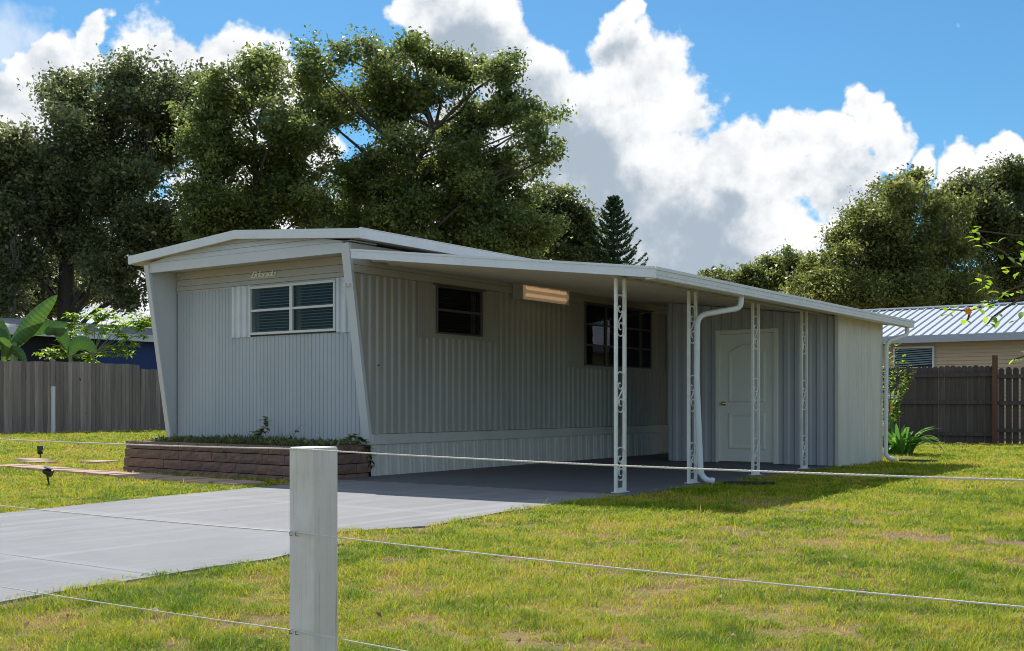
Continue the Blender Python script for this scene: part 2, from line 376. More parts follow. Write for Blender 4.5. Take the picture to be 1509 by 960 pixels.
# pavers: two rows of square stepping stones
PAVERS = []
for i in range(11):
    x = -5.75 + i*.545; PAVERS.append((x, -1.42 - .052*(x+5.75)/.55 + random.uniform(-.04, .04), .45, .40, random.uniform(-.14, .14), 'front'))
for i, (x, y) in enumerate(((-6.95, -.35), (-6.4, -.62), (-5.75, .02), (-5.0, .3), (-4.3, .52))):
    PAVERS.append((x, y, .5, .38, random.uniform(-.1, .1), 'back'))
PAVE_AREAS = [((x-.27, y-.22), (x+.27, y+.20)) for x, y, w, h, r, k in PAVERS]
NBLADE = 1250000
g = lawn(NBLADE, 3.6, 36)
tag(g, 'short yellow green lawn grass with straw coloured worn patches', 'grass', kind='stuff')

Vl = []; Tl = []; tt = (np.sqrt(4) + rng.random(420)*(np.sqrt(20)-2))**2; ll = (rng.random(420)*2-1)*.5
xl = CAM[0] + tt*(FW[0]+ll*RT[0]); yl = CAM[1] + tt*(FW[1]+ll*RT[1])
k_ = ~((yl < -.5) & (xl > lerp(XL, yl)) & (xl < lerp(XR, yl)) & (rng.random(420) < .93)) & ~((yl > -1.3) & (xl < 4.2))
xl, yl = xl[k_], yl[k_]; nl = len(xl); nn = rng.normal(size=(nl, 3))*.35 + np.array([0, 0, 1.]); nn /= np.linalg.norm(nn, axis=1)[:, None]
aa = rng.normal(size=(nl, 3)); uu = np.cross(nn, aa); uu /= np.linalg.norm(uu, axis=1)[:, None]; vv = np.cross(nn, uu); ss_ = (.010 + .011*rng.random(nl))[:, None]
onp = ((yl < -.5) & (xl > lerp(XL, yl)) & (xl < lerp(XR, yl)))
pp = np.stack([xl, yl, np.where(onp, .006, gh(xl, yl) + .03)], 1)
Vl = np.stack([pp - uu*ss_, pp + vv*ss_*.5 + nn*ss_*.3, pp + uu*ss_, pp - vv*ss_*.5 + nn*ss_*.3], 1).reshape(-1, 3)
L_DEAD = leafmat('dead_leaf', (.20, .11, .05), (.24, .15, .07), (.34, .24, .12), .7, .1)
tag(npmesh('fallen_leaves', Vl, np.arange(4*nl).reshape(-1, 4), L_DEAD, attr=np.repeat(rng.random(nl), 4)), 'small dry brown leaves scattered over the lawn and drive', 'fallen leaves', kind='stuff')

ordn = ['first', 'second', 'third', 'fourth', 'fifth', 'sixth', 'seventh', 'eighth', 'ninth', 'tenth', 'eleventh']
kf = kb = 0
nf = sum(1 for p in PAVERS if p[5] == 'front')
for (x, y, w, h, r, k) in PAVERS:
    z = float(gh(x, y)); c_, s_ = cos(r), sin(r)
    m = MB(); m.box(-w/2, w/2, -h/2, h/2, -.03, .044)
    o = m.build('paver', PAVER, bevel=.006); o.location = (x, y, z); o.rotation_euler = (random.uniform(-.015, .015), random.uniform(-.015, .015), r)
    if k == 'front':
        tag(o, 'terracotta paver in the near garden row, %s counting from the row\'s left end' % ordn[kf], 'paver', 'terracotta pavers in the near row'); kf += 1
    else:
        tag(o, 'terracotta paver in the row behind, %s counting from the left, towards the block planter' % ordn[kb], 'paver', 'terracotta pavers in the far row'); kb += 1

# ================================================================== MOBILE HOME
H = tag(empty('mobile_home', (-2, 0, 0)), 'white corrugated metal mobile home with slanted front side fins and low gabled roof', 'mobile home')
LEN = 14.0
EPS = .003
# walls
m = MB().box(-3.93, -.125, .19, LEN, .06, 2.955); m.build('wall_core', TRIM, H)
def yfin(z): return -.40*max(0, (z-.5))/2.4
# side wall: corrugated sheet and horizontal boards above
pr = corr(-.36, LEN, .143, .024, .42, .30)
ZT = 2.575
def zlow(y):
    return .54 if y >= 0 else min(ZT, .5 + (-y)/.40*2.4)
W1 = (1.30, 2.34, 1.89, 2.55); W2 = (5.17, 7.44, 1.56, 2.59); W3 = (8.30, 9.3, 1.56, 2.56)
FL = [(.95, 2.66, 1.84), (4.72, 7.75, 1.52), (8.1, 9.5, 1.52)]           # flat filler panels round the windows
def side_sheet(pr, z0, z1, name, mat):
    m = MB(); m.sheet(pr, z0, z1, lambda a, o, z: (-.022 + o, a, z)); return m.build(name, mat, H)
segs = []
ys_ = [p for p in pr]
def zt(y):
    for a, b, zb in FL:
        if a <= y <= b: return zb
    return ZT
m = MB()
cuts = [-.36]
prev = -.355
for a, b, zb in FL:
    m.sheet(clip(pr, prev, a), zlow, ZT, lambda a_, o, z: (-.022 + o, a_, z))
    m.sheet(clip(pr, a, b), .54, zb, lambda a_, o, z: (-.022 + o, a_, z))
    prev = b
m.sheet(clip(pr, prev, LEN-.01), .54, ZT, lambda a_, o, z: (-.022 + o, a_, z))
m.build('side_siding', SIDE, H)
for (a, b, zb), W in zip(FL, (W1, W2, W3)):
    m = MB(); m.box(-.03, .012, a-.01, W[0], zb, ZT); m.box(-.03, .012, W[1], b+.01, zb, ZT); m.box(-.03, .012, W[0], W[1], zb, W[2])
    m.box(.012, .016, a-.01, b+.01, zb-.006, zb+.012)
    for yv in (a+.16, b-.16): m.box(.012, .017, yv, yv+.012, zb+.012, ZT-.01)
    m.build('window_surround', SIDE, H)
# horizontal lap boards above the corrugation
m = MB()
for k, (z0, z1, o) in enumerate(((2.578, 2.67, .022), (2.674, 2.78, .014), (2.784, 2.94, .018))):
    y0 = -.02 + yfin(z0)
    m.hexa([(-.03, y0, z0), (o+.008, y0, z0), (o+.008, LEN, z0), (-.03, LEN, z0)], [(-.03, yfin(z1)-.02, z1), (o-.004, yfin(z1)-.02, z1), (o-.004, LEN, z1), (-.03, LEN, z1)])
m.build('side_trim_board', TRIM, H)
# skirt
m = MB().box(-.03, .045, -.01, LEN, .405, .535); m.build('skirt_rail', SKIRT, H, bevel=.006)
pr2 = []; y = -.01
while y < LEN:
    for t, o in ((0, 0), (.05, 0), (.06, .018), (.085, .018), (.095, 0), (.125, 0), (.135, .018), (.155, .018), (.165, 0)): pr2.append((y+t, o))
    y += .235
m = MB(); m.sheet(pr2, .004, .405, lambda a, o, z: (.012 + o + (.405-z)*.02, a + (.405-z)*.0, z)); m.build('skirting', SKIRT, H)
# left side (not seen head on)
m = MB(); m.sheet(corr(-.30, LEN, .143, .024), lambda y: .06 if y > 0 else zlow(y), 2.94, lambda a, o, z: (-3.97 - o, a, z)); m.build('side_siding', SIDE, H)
# fins: slanted side walls with a front flange
for x0, x1 in ((-.105, .028), (-4.02, -3.93)):
    zb, zt_ = .40, 2.93
    y0b, y0t = -.03, -.03 + yfin(zt_)
    m = MB()
    m.hexa([(x0, y0b, zb), (x1, y0b, zb), (x1, y0b+.05, zb), (x0, y0b+.05, zb)], [(x0, y0t, zt_), (x1, y0t, zt_), (x1, y0t+.05, zt_), (x0, y0t+.05, zt_)])
    xm = x0+.02 if x0 < -1 else x0+.03; xw = x1-.02 if x0 < -1 else -.032
    m.hexa([(xm, y0b+.05, zb), (xw, y0b+.05, zb), (xw, .095, zb), (xm, .095, zb)], [(xm, y0t+.05, zt_), (xw, y0t+.05, zt_), (xw, .095, zt_), (xm, .095, zt_)])
    o = m.build('front_fin', FINM, H)
# front wall : ribbed
yf = .088
pr = []; x = -3.93
while x < -.1:
    for t, o in ((0, 0), (.052, 0), (.057, -.008), (.062, -.008), (.067, 0)): pr.append((min(x+t, -.1), o))
    x += .072
W = (-2.33, -.67, 1.885, 2.56)
m = MB()
fn = lambda a, o, z: (a, yf - o, z)
m.sheet(clip(pr, -3.925, -2.70), .42, 2.59, fn)
m.sheet(clip(pr, -2.70, -.41), .42, 1.865, fn)
m.sheet(clip(pr, -.41, -.102), .42, 2.59, fn)
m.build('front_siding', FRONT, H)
m = MB()
for xv in (-3.0, -2.075, -1.15): m.box(xv-.006, xv+.006, yf-.004, yf+.01, .43, 1.86 if xv > -2.7 else 2.585)
m.box(-3.93, -.1, yf-.012, yf+.01, .395, .42)
m.build('panel_seam', FRONT, H)
m = MB()
for z0, z1, o in ((2.592, 2.652, .010), (2.656, 2.752, .006), (2.756, 2.86, .010)):
    m.hexa([(-3.93, yf-o-.010, z0), (-.1, yf-o-.010, z0), (-.1, yf+.03, z0), (-3.93, yf+.03, z0)], [(-3.93, yf-o+.002, z1), (-.1, yf-o+.002, z1), (-.1, yf+.03, z1), (-3.93, yf+.03, z1)])
m.box(-3.93, -.1, yf-.004, yf+.02, 2.56, 2.588)
m.build('front_trim_board', TRIM, H)
# shutters of raised white ribs
for xa, xb in ((-2.70, -2.34), (-.66, -.40)):
    m = MB(); m.box(xa, xb, yf-.008, yf+.01, 1.86, 2.586)
    k = 3 if xa < -2 else 2
    for i in range(k):
        c = xa + .035 + i*.125
        m.hexa([(c-.03, yf-.008, 1.865), (c+.03, yf-.008, 1.865), (c+.02, yf-.04, 1.865), (c-.02, yf-.04, 1.865)], [(c-.03, yf-.008, 2.58), (c+.03, yf-.008, 2.58), (c+.02, yf-.04, 2.58), (c-.02, yf-.04, 2.58)])
    m.build('shutter', WHITE, H)
# windows
def window(parent, fr, pn, axis, c, a0, a1, z0, z1, cols, rows, sgn, blind=True, split=None, matb=BLIND, fw=.035, depth=.05, extra=None):
    """axis 'y': window in a wall of constant x=c facing sgn ; axis 'x': wall of constant y=c"""
    def B(m, a, b, n0, n1, z0, z1):
        lo, hi = sorted((c + sgn*n0, c + sgn*n1))
        return m.box(lo, hi, a, b, z0, z1) if axis == 'y' else m.box(a, b, lo, hi, z0, z1)
    w = MB(); B(w, a0+.002, a1-.002, -.075, -.07, z0+.002, z1-.002)
    win = w.build('window', DARK, parent)
    f = MB()
    B(f, a0, a1, -.07, .03, z0, z0+fw); B(f, a0, a1, -.07, .03, z1-fw, z1)
    B(f, a0, a0+fw, -.07, .031, z0+fw, z1-fw); B(f, a1-fw, a1, -.07, .031, z0+fw, z1-fw)
    edges = [a0 + (a1-a0)*t for t in (split or [i/cols for i in range(cols+1)])]
    for e in edges[1:-1]: B(f, e-fw*.75, e+fw*.75, -.02, .028, z0+fw, z1-fw)
    for r in range(1, rows):
        zz = z0 + (z1-z0)*r/rows
        for e0, e1 in zip(edges[:-1], edges[1:]):
            B(f, e0+fw*.8, e1-fw*.8, -.012, .022, zz-.016, zz+.016)
    f.build('window_frame', fr, win, bevel=.003)
    g_ = MB()
    for e0, e1 in zip(edges[:-1], edges[1:]): B(g_, e0+fw*.8, e1-fw*.8, -.004, 0, z0+fw, z1-fw)
    g_.build('glass_pane', GLASS, win)
    if blind:
        bl = MB()
        for e0, e1 in zip(edges[:-1], edges[1:]):
            zz = z0+fw+.012
            while zz < z1-fw-.01:
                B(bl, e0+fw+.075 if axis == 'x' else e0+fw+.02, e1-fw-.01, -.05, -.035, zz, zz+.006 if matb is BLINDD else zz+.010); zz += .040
        bl.build('blind', matb, win)
    if extra:
        for a, b in extra:
            k = 0; q = MB()
            while a + k*.02 < b:
                B(q, a+k*.02, a+k*.02+.016, -.055 - .012*(k % 2), -.045 - .012*(k % 2), z0+.03, z1-.04); k += 1
            q.build('curtain', CURT, win)
    return win
window(H, ALUM, None, 'x', yf-.012, W[0], W[1], W[2], W[3], 2, 2, -1, fw=.034, extra=[(-2.29, -2.22), (-1.46, -1.39)])
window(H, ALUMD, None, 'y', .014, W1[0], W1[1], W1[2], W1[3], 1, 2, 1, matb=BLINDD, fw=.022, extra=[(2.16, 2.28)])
window(H, ALUMD, None, 'y', .014, W2[0], W2[1], W2[2], W2[3], 3, 3, 1, blind=False, split=[0, .3, .82, 1], fw=.022, extra=[(7.1, 7.24)])
window(H, ALUMD, None, 'y', .014, W3[0], W3[1], W3[2], W3[3], 1, 3, 1, blind=False, fw=.022)
m = MB().box(.014, .05, W1[0]-.06, W1[1]+.07, W1[3]+.002, W1[3]+.018); m.build('window_drip_cap', ALUMD, H); m = MB().box(.014, .05, W2[0]-.05, W2[1]+.07, W2[3]+.002, W2[3]+.018)
m.build('window_drip_cap', ALUMD, H)
# front gable beam, panel and soffit
yb = -.40; ZE = 2.965; ZR = 3.145
def roofz(x, ze=ZE): return ze + (ZR-ZE)*(1 - abs(x+2.0)/2.31)
m = MB()
m.box(-3.935, -.104, yb, yb+.04, 2.82, 2.955)
m.build('gable_beam', FINM, H)
m = MB()
zs = [2.958, 3.03, 3.10, 3.16]
for i in range(3):
    o = .004*i; z0, z1 = zs[i], zs[i+1]-.004
    def hw(z): return max(.05, 2.31*(1 - max(0, z-ZE-.0)/(ZR-ZE))) if z > ZE else 2.0
    a = min(1.96, hw(z0)); b = min(1.96, hw(z1))
    m.hexa([(-2-a, yb+o, z0), (-2+a, yb+o, z0), (-2+a, yb+.03, z0), (-2-a, yb+.03, z0)], [(-2-b, yb+o+.010, z1), (-2+b, yb+o+.010, z1), (-2+b, yb+.03, z1), (-2-b, yb+.03, z1)])
m.box(-4.0, .0, yb+.045, .12, 2.962, 2.975)
m.build('gable_panel', FINM, H)
m = MB().box(-3.93, -.1, yb+.04, yf-.01, 2.862, 2.876); m.build('porch_soffit', TRIM, H)
# roof
m = MB(); XA, XB = -4.27, .25; Y0 = -.47
for s in (0, 1):
    xa, xb = (XA, -2.0) if s == 0 else (-2.0, XB)
    za, zb = roofz(xa, ZE), roofz(xb, ZE)
    m.hexa([(xa, Y0, za), (xb, Y0, zb), (xb, LEN, zb), (xa, LEN, za)], [(xa, Y0, za+.10), (xb, Y0, zb+.10), (xb, LEN, zb+.10), (xa, LEN, za+.10)])
m.build('roof', SOFFIT, H)
m = MB()
for xa, xb in ((-4.30, -2.0), (-2.0, .28)):
    za, zb = roofz(xa), roofz(xb)
    m.hexa([(xa, -.50, za-.005), (xb, -.50, zb-.005), (xb, -.474, zb-.005), (xa, -.474, za-.005)], [(xa, -.50, za+.112), (xb, -.50, zb+.112), (xb, -.474, zb+.112), (xa, -.474, za+.112)])
m.build('roof_fascia', WHITE, H)
for x0, x1 in ((.254, .28), (-4.30, -4.274)):
    m = MB().box(x0, x1, -.473, LEN, roofz(.28)-.008, roofz(.28)+.112)
    m.box(x0-.006, x1+.006, -.475, LEN, roofz(.28)+.114, roofz(.28)+.124)
    m.build('roof_fascia', WHITE, H)
# script name on the front wall
cu = bpy.data.curves.new('script_lettering', 'FONT'); cu.body = 'Eldorado'; cu.size = .165; cu.shear = .42; cu.extrude = .006; cu.space_character = .82; cu.bevel_depth = .0012
tmp = bpy.data.objects.new('t', cu); COL.objects.link(tmp); bpy.context.view_layer.update()
me = bpy.data.meshes.new_from_object(tmp.evaluated_get(bpy.context.evaluated_depsgraph_get())); bpy.data.objects.remove(tmp)
xs_ = [v.co.x for v in me.vertices]; wd = max(xs_)-min(xs_)
for v in me.vertices:
    x, yv, zv = v.co; x = (x-min(xs_)*1)*(.50/wd); v.co = (-2.30 + x, yf-.022 - zv, 2.685 + yv*.72)
o = link('script_lettering', me, LETTER, H)
m = MB().tube([(-2.32 + .5*t/20, yf-.020, 2.695 + .006*sin(t*1.9)) for t in range(21)], .0045, 5); m.build('script_underline', LETTER, o)
# wall light: fluorescent wrap fixture under the roof
def emis(name, col, st, base=(.8, .7, .5)):
    m, nt, b = newmat(name); b.inputs['Base Color'].default_value = (*base, 1); b.inputs['Emission Color'].default_value = (*col, 1); b.inputs['Emission Strength'].default_value = st
    b.inputs['Roughness'].default_value = .4; return m
L = tag(empty('wall_light', (.02, 3.9, 2.7)), 'long fluorescent fixture glowing dim orange on the side wall under the carport roof', 'light fixture')
m = MB().box(.03, .105, 3.12, 4.42, 2.50, 2.728); m.box(.03, .20, 3.10, 3.135, 2.49, 2.732); m.box(.03, .20, 4.405, 4.44, 2.49, 2.732); m.build('housing', TRIM, L, bevel=.004)
n_ = 10; m = MB()
prf = [(.106, 2.505)] + [(.14 + .06*sin(pi*k/n_), 2.515 + .20*k/n_) for k in range(n_+1)] + [(.106, 2.725)]
m.hexa([(x, 3.137, z) for x, z in prf], [(x, 4.403, z) for x, z in prf]); m.build('diffuser', emis('warm_diffuser', (1, .62, .36), .12), L, smooth=False)
for z in (2.56, 2.665):
    m = MB().tube([(.188, 3.24, z), (.188, 4.32, z)], .022, 10); m.build('tube_glow', emis('warm_tube', (1, .62, .34), .30), L)
# small details
m = MB().tube([(-.055, -.32, 2.42), (-.055, -.42, 2.42)], .014, 8); m.box(-.11, -.01, -.375, -.35, 2.40, 2.435); m.build('flag_bracket', ALUM, H)
m = MB().tube([(.03, .115, 1.42), (.045, .115, 1.42)], .012, 8); m.build('vent_screw', RUBBER, H)

# ================================================================== CARPORT
CP = tag(empty('carport', (2.2, 0, 0)), 'open lean-to carport with white flat roof on ornamental white metal posts', 'carport')
XE = 4.45; YA = -.70; YB = 8.28
def cz(x): return 2.83 - .1215*x            # roof top
TH = .085
m = MB()
pl = [(.335, YA+.03), (XE-.03, YA+.03), (XE-.03, YB-.02), (.04, YB-.02), (.04, -.05), (.335, -.35)]
m.hexa([(x, y, cz(x)-TH) for x, y in pl], [(x, y, cz(x)-.01) for x, y in pl])
y = YA + .35
while y < YB-.1:                         # pan ribs run from the wall down to the gutter
    for dy in (0, .05):
        a, b = (.06 if y > 0 else .345), XE-.05
        m.hexa([(a, y+dy, cz(a)-TH-.022), (b, y+dy, cz(b)-TH-.022), (b, y+dy+.008, cz(b)-TH-.022), (a, y+dy+.008, cz(a)-TH-.022)],
               [(a, y+dy, cz(a)-TH), (b, y+dy, cz(b)-TH), (b, y+dy+.008, cz(b)-TH), (a, y+dy+.008, cz(a)-TH)])
    y += .305
m.build('roof', SOFFIT, CP)
# fascia: front, outer (gutter), back
def fas(m, xa, xb, y0, y1, h=.105, up=.004):
    m.hexa([(xa, y0, cz(xa)-h), (xb, y0, cz(xb)-h), (xb, y1, cz(xb)-h), (xa, y1, cz(xa)-h)], [(xa, y0, cz(xa)+up), (xb, y0, cz(xb)+up), (xb, y1, cz(xb)+up), (xa, y1, cz(xa)+up)])
m = MB(); fas(m, .33, XE, YA, YA+.027)
fas(m, .325, XE+.006, YA-.008, YA-.001, .016, .008)
m.build('front_fascia', WHITE, CP)
m = MB(); fas(m, .05, XE, YB-.018, YB); m.build('back_fascia', WHITE, CP)
m = MB()
zt_ = cz(XE)+.004; zb_ = zt_-.112
m.box(XE-.002, XE+.012, YA+.002, YB, zb_, zt_-.012); m.box(XE+.012, XE+.024, YA-.004, YB+.004, zt_-.03, zt_); m.box(XE-.12, XE-.0025, YA+.03, YB-.02, zb_-.004, zb_+.012)
m.box(XE+.0122, XE+.017, YA, YB, zb_+.034, zb_+.042)
m.build('gutter', WHITE, CP)
m = MB().box(3.86, 3.93, YA+.12, 5.56, 2.235, cz(3.93)-TH-.024); m.build('post_beam', TRIM, CP)
m = MB().tube([(.075, .55, 2.735), (.075, YB-.1, 2.735)], .011, 6); m.build('wall_flashing', TRIM, CP)
m = MB(); m.sheet(corr(.05, 1.325, .17, .022, .38, .36), .008, lambda x: cz(x)-TH-.03, lambda a, o, z: (a, 8.235 - o, z)); m.build('added_rear_screen', SHEDF, CP)  # added panel closing the passage end so the passage goes dark
# ornamental posts
def scroll(x, y, zc, h, hw, flip=1):
    """two curled bars forming an S between the uprights"""
    pts = []
    for k in range(9):                   # arch across the top
        a = pi - pi*k/8; pts.append((hw*.92*cos(a), h*.36 + h*.12*sin(a)))
    pts = [( -hw*.92, h*.18)] + pts
    pts += [(hw*.92, h*.2), (hw*.55, h*.04), (0, -h*.06), (-hw*.6, -h*.16), (-hw*.92, -h*.27)]
    for k in range(1, 9):
        a = pi + pi*k/8; pts.append((hw*.92*cos(a), -h*.36 + h*.12*sin(a)))
    pts += [(hw*.92, -h*.3)]
    for k in range(9):
        a = .2 + 1.55*pi*k/8; r = hw*.85*(1-.07*k); pts.append((hw*.1 + r*cos(a)*.85, -h*.27 + r*sin(a)*.9))
    p2 = []
    for k in range(10):
        a = -pi*.15 - 1.6*pi*k/9; r = hw*.8*(1-.08*k); p2.append((-hw*.1 + r*cos(a)*.85, h*.17 + r*sin(a)*.9))
    m = MB()
    for P_ in (pts, p2): m.tube([(x, y + flip*a, zc + b) for a, b in P_], .0082, 5)
    return m
HW = .073
for i, (y, lab) in enumerate(((-.42, None), (1.26, None), (3.10, None), (4.82, None))):
    zt_ = 2.235; x = 3.895
    m = MB()
    for s in (-1, 1): m.box(x-.0165, x+.0165, y+s*(HW+.016)-.0165, y+s*(HW+.016)+.0165, .01, zt_)
    po = m.build('post', POSTW, CP, bevel=.003)
    m = MB().box(x-.014, x+.014, y-HW+.0005, y+HW-.0005, .012, .05); m.box(x-.045, x+.045, y-.12, y+.12, .0045, .0115); m.build('base_plate', POSTW, po)
    for zc, h in ((1.85, .45), (1.05, .44), (.30, .36)):
        sm = scroll(x, y, zc, h, HW).build('scroll', POSTW, po, smooth=True)
# downspouts
def elbow(pts, n=5):
    """round the corners of a polyline"""
    P_ = [Vector(p) for p in pts]; out = [P_[0]]
    for a, b, c in zip(P_[:-2], P_[1:-1], P_[2:]):
        r = min((b-a).length, (c-b).length)*.42; r = min(r, .12)
        s = b + (a-b).normalized()*r; e = b + (c-b).normalized()*r
        for k in range(n+1):
            t = k/n; out.append(s*(1-t)**2 + b*2*t*(1-t) + e*t*t)
    return out + [P_[-1]]
d1 = MB().tube(elbow([(4.39, 1.53, 2.19), (4.38, 1.53, 2.04), (3.99, 1.20, 1.95), (3.985, 1.195, 1.2), (4.02, 1.23, .12), (4.07, 1.25, .05), (4.17, 1.28, .03)]), .033, 12)
d1.build('downspout', WHITE, CP, smooth=True)
m = MB().tube([(4.018, 1.228, .175), (4.021, 1.231, .115)], .039, 12); m.build('downspout_joint', WHITE, CP); m = MB(); m.tube([(4.125, 1.266, .040), (4.165, 1.278, .033)], .039, 12); m.build('downspout_joint', WHITE, CP)
d2 = MB().tube(elbow([(4.40, 8.10, 2.20), (4.40, 8.10, 2.06), (4.21, 7.62, 1.93), (4.205, 7.60, .12), (4.24, 7.62, .05), (4.36, 7.66, .03)]), .033, 12)
d2.build('downspout', WHITE, CP, smooth=True)
for i, (x, y, r, lb) in enumerate(((4.52, 1.42, .35, 'black plastic splash strip lying by the downspout of the second carport post'), (4.66, 7.75, .2, 'black plastic splash strip lying by the downspout at the shed corner'))):
    m = MB(); m.box(-.27, .30, -.10, .10, 0, .018); m.box(-.27, .30, -.10, -.085, .018, .045); m.box(-.27, .30, .085, .10, .018, .045); m.box(-.27, -.255, -.084, .084, .018, .045)
    o = m.build('splash_block', BLACKP, bevel=.004); o.location = (x, y, -.012); o.rotation_euler = (0, 0, r)
    tag(o, lb, 'splash block', 'splash strips under the downspouts')

# ================================================================== SHED
S = tag(empty('storage_shed', (2.7, 6.6, 0)), 'grey corrugated metal storage shed with panelled door at the back of the carport', 'shed')
SY = 5.62; SX0 = 1.33; SX1 = 4.11
def ztop(x): return cz(x)-TH-.028
DX0, DX1, DZ = 2.17, 3.19, 2.075
m = MB()
prs = corr(SX0, SX1-.01, .17, .022, .38, .36)
fs = lambda a, o, z: (a, SY - o, z)
m.sheet([p for p in prs if p[0] <= DX0] + [(DX0+.02, 0)], .012, lambda x: ztop(x)-.004, fs)
m.sheet([(DX0-.02, 0)] + [p for p in prs if DX0 <= p[0] <= DX1] + [(DX1+.02, 0)], DZ, lambda x: ztop(x)-.004, fs)
m.sheet([(DX1-.02, 0)] + [p for p in prs if p[0] >= DX1], .012, lambda x: ztop(x)-.004, fs)
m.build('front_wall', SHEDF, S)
m = MB(); m.hexa([(SX0, SY+.01, .012), (SX1-.03, SY+.01, .012), (SX1-.03, 7.6, .012), (SX0, 7.6, .012)], [(SX0, SY+.01, ztop(SX0)-.006), (SX1-.03, SY+.01, ztop(SX1)-.006), (SX1-.03, 7.6, ztop(SX1)-.006), (SX0, 7.6, ztop(SX0)-.006)])
m.build('shell', SHEDF, S)
m = MB(); pq = []; y = SY-.035
while y < 7.66:
    for t, o in ((0, 0), (.05, 0), (.056, -.007), (.064, -.007), (.07, 0)): pq.append((min(y+t, 7.66), o))
    y += .075
m.sheet(pq, -.02, 2.232, lambda a, o, z: (SX1+.02+o, a, z)); m.box(SX1-.028, SX1+.010, SY-.034, 7.655, -.02, 2.23)
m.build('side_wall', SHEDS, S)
m = MB().box(SX1-.028, SX1+.022, SY-.046, SY-.0365, -.02, 2.23); m.build('corner_trim', SHEDS, S); m = MB().box(SX1-.02, SX1+.022, 7.662, 7.672, -.02, 2.23); m.build('corner_trim', SHEDS, S)
m = MB()
m.box(DX0, DX0+.065, SY-.045, SY+.008, .01, DZ); m.box(DX1-.065, DX1, SY-.045, SY+.008, .01, DZ); m.box(DX0+.0655, DX1-.0655, SY-.0445, SY+.008, DZ-.065, DZ)
m.build('door_frame', DOORM, S, bevel=.005)
# door leaf with two raised panels, the upper one arched
bm_ = MB(); dx0, dx1, dz0, dz1 = DX0+.07, DX1-.07, .035, DZ-.07
yd = SY-.016
bm_.box(dx0, dx1, yd, yd+.03, dz0, dz1)
door = bm_.build('door', DOORM, S)
def panel(x0, x1, z0, z1, arch):
    n = 16; out = []
    for sc_, dep in ((0, 0), (.018, -.012), (.045, -.012), (.075, -.002)):
        w0, w1 = x0+sc_, x1-sc_; b = z0+sc_; t = z1-sc_; pts = [(w0, b), (w1, b)]
        for k in range(n+1):
            u = k/n; xx = w1 + (w0-w1)*u; pts.append((xx, t + (arch*sin(pi*u)**1.3 if arch else 0)))
        out.append([(px, yd-.0015+dep*.9, pz) for px, pz in pts])
    m = MB(); L_ = len(out[0]); base = []
    for r in out: base += r
    f = []
    for j in range(3):
        for k in range(L_): f.append((j*L_+k, j*L_+(k+1) % L_, (j+1)*L_+(k+1) % L_, (j+1)*L_+k))
    f.append(tuple(range(3*L_, 4*L_))); m.add(base, f); return m
for a in ((dx0+.13, dx1-.13, .95, 1.74, .12), (dx0+.13, dx1-.13, .22, .80, 0)):
    panel(*a).build('door_panel', DOORM, door)
m = MB(); kx, kz = dx0+.065, .93
m.tube([(kx, yd-.002, kz), (kx, yd-.012, kz)], [.032, .030], 16); m.tube([(kx, yd-.012, kz), (kx, yd-.04, kz)], .011, 10)
m.tube([(kx, yd-.035, kz), (kx, yd-.045, kz), (kx, yd-.062, kz), (kx, yd-.075, kz)], [.014, .027, .029, .018], 16); m.build('door_knob', BRASS, door, smooth=True)
for z in (.3, 1.02, 1.75):
    MB().tube([(dx1+.004, yd-.008, z-.045), (dx1+.004, yd-.008, z+.045)], .008, 8).build('hinge', ALUM, door)
MB().box(DX0+.07, DX1-.07, SY-.06, SY-.0, .006, .032).build('door_sill', ALUMD, S)

# ================================================================== PLANTER
PL = tag(empty('block_planter', (-1.9, -.6, 0)), 'low raised planter of dark reddish retaining blocks under the front window wall', 'planter')
m = MB()
def block(m, a, b, z0, z1, t=.2):
    """split faced block between two plan points, face outward to -normal"""
    a = Vector((*a, 0)); b = Vector((*b, 0)); d = (b-a); L_ = d.length; d.normalize(); n = Vector((d.y, -d.x, 0))
    g_ = .004; nx_, nz_ = max(2, int(L_/.07)), 3
    vs = []; fc = []
    for j in range(nz_+1):
        for i in range(nx_+1):
            e = (i in (0, nx_)) or (j in (0, nz_))
            p = a + d*(g_ + (L_-2*g_)*i/nx_); o = random.uniform(.010, .018) if e else random.uniform(.014, .030)
            q = p + n*o; vs.append((q.x, q.y, z0+g_ + (z1-z0-2*g_)*j/nz_))
    for j in range(nz_):
        for i in range(nx_): k = j*(nx_+1)+i; fc.append((k, k+1, k+nx_+2, k+nx_+1))
    q0 = len(vs); bk = [a + d*g_ - n*t, a + d*(L_-g_) - n*t]
    for z in (z0+g_, z1-g_):
        for p in bk: vs.append((p.x, p.y, z))
    tr = nz_*(nx_+1)
    fc.append(tuple(range(tr, tr+nx_+1)) + (q0+3, q0+2)); fc.append(tuple(range(nx_, -1, -1)) + (q0, q0+1))
    fc.append((0,) + tuple(j*(nx_+1) for j in range(1, nz_+1)) + (q0+2, q0)); fc.append((nx_,) + (q0+1, q0+3) + tuple(j*(nx_+1)+nx_ for j in range(nz_, 0, -1)))
    fc.append((q0, q0+2, q0+3, q0+1))
    m.add(vs, fc)
A = Vector((-3.80, -.93)); B = Vector((.0, -1.16)); Cc = Vector((.035, -.03)); Dd = Vector((-3.86, -.02))
def wallrow(m, P_, Q, z0, z1, off, bl=.42):
    d = (Q-P_); L_ = d.length; d.normalize(); s = -off
    while s < L_:
        a = max(0, s); b = min(L_, s + bl*random.choice((1, 1, .72)))
        if b-a > .06: block(m, P_+d*a, P_+d*b, z0, z1, .17)
        s = s + bl if b < L_ and b == s+bl else b
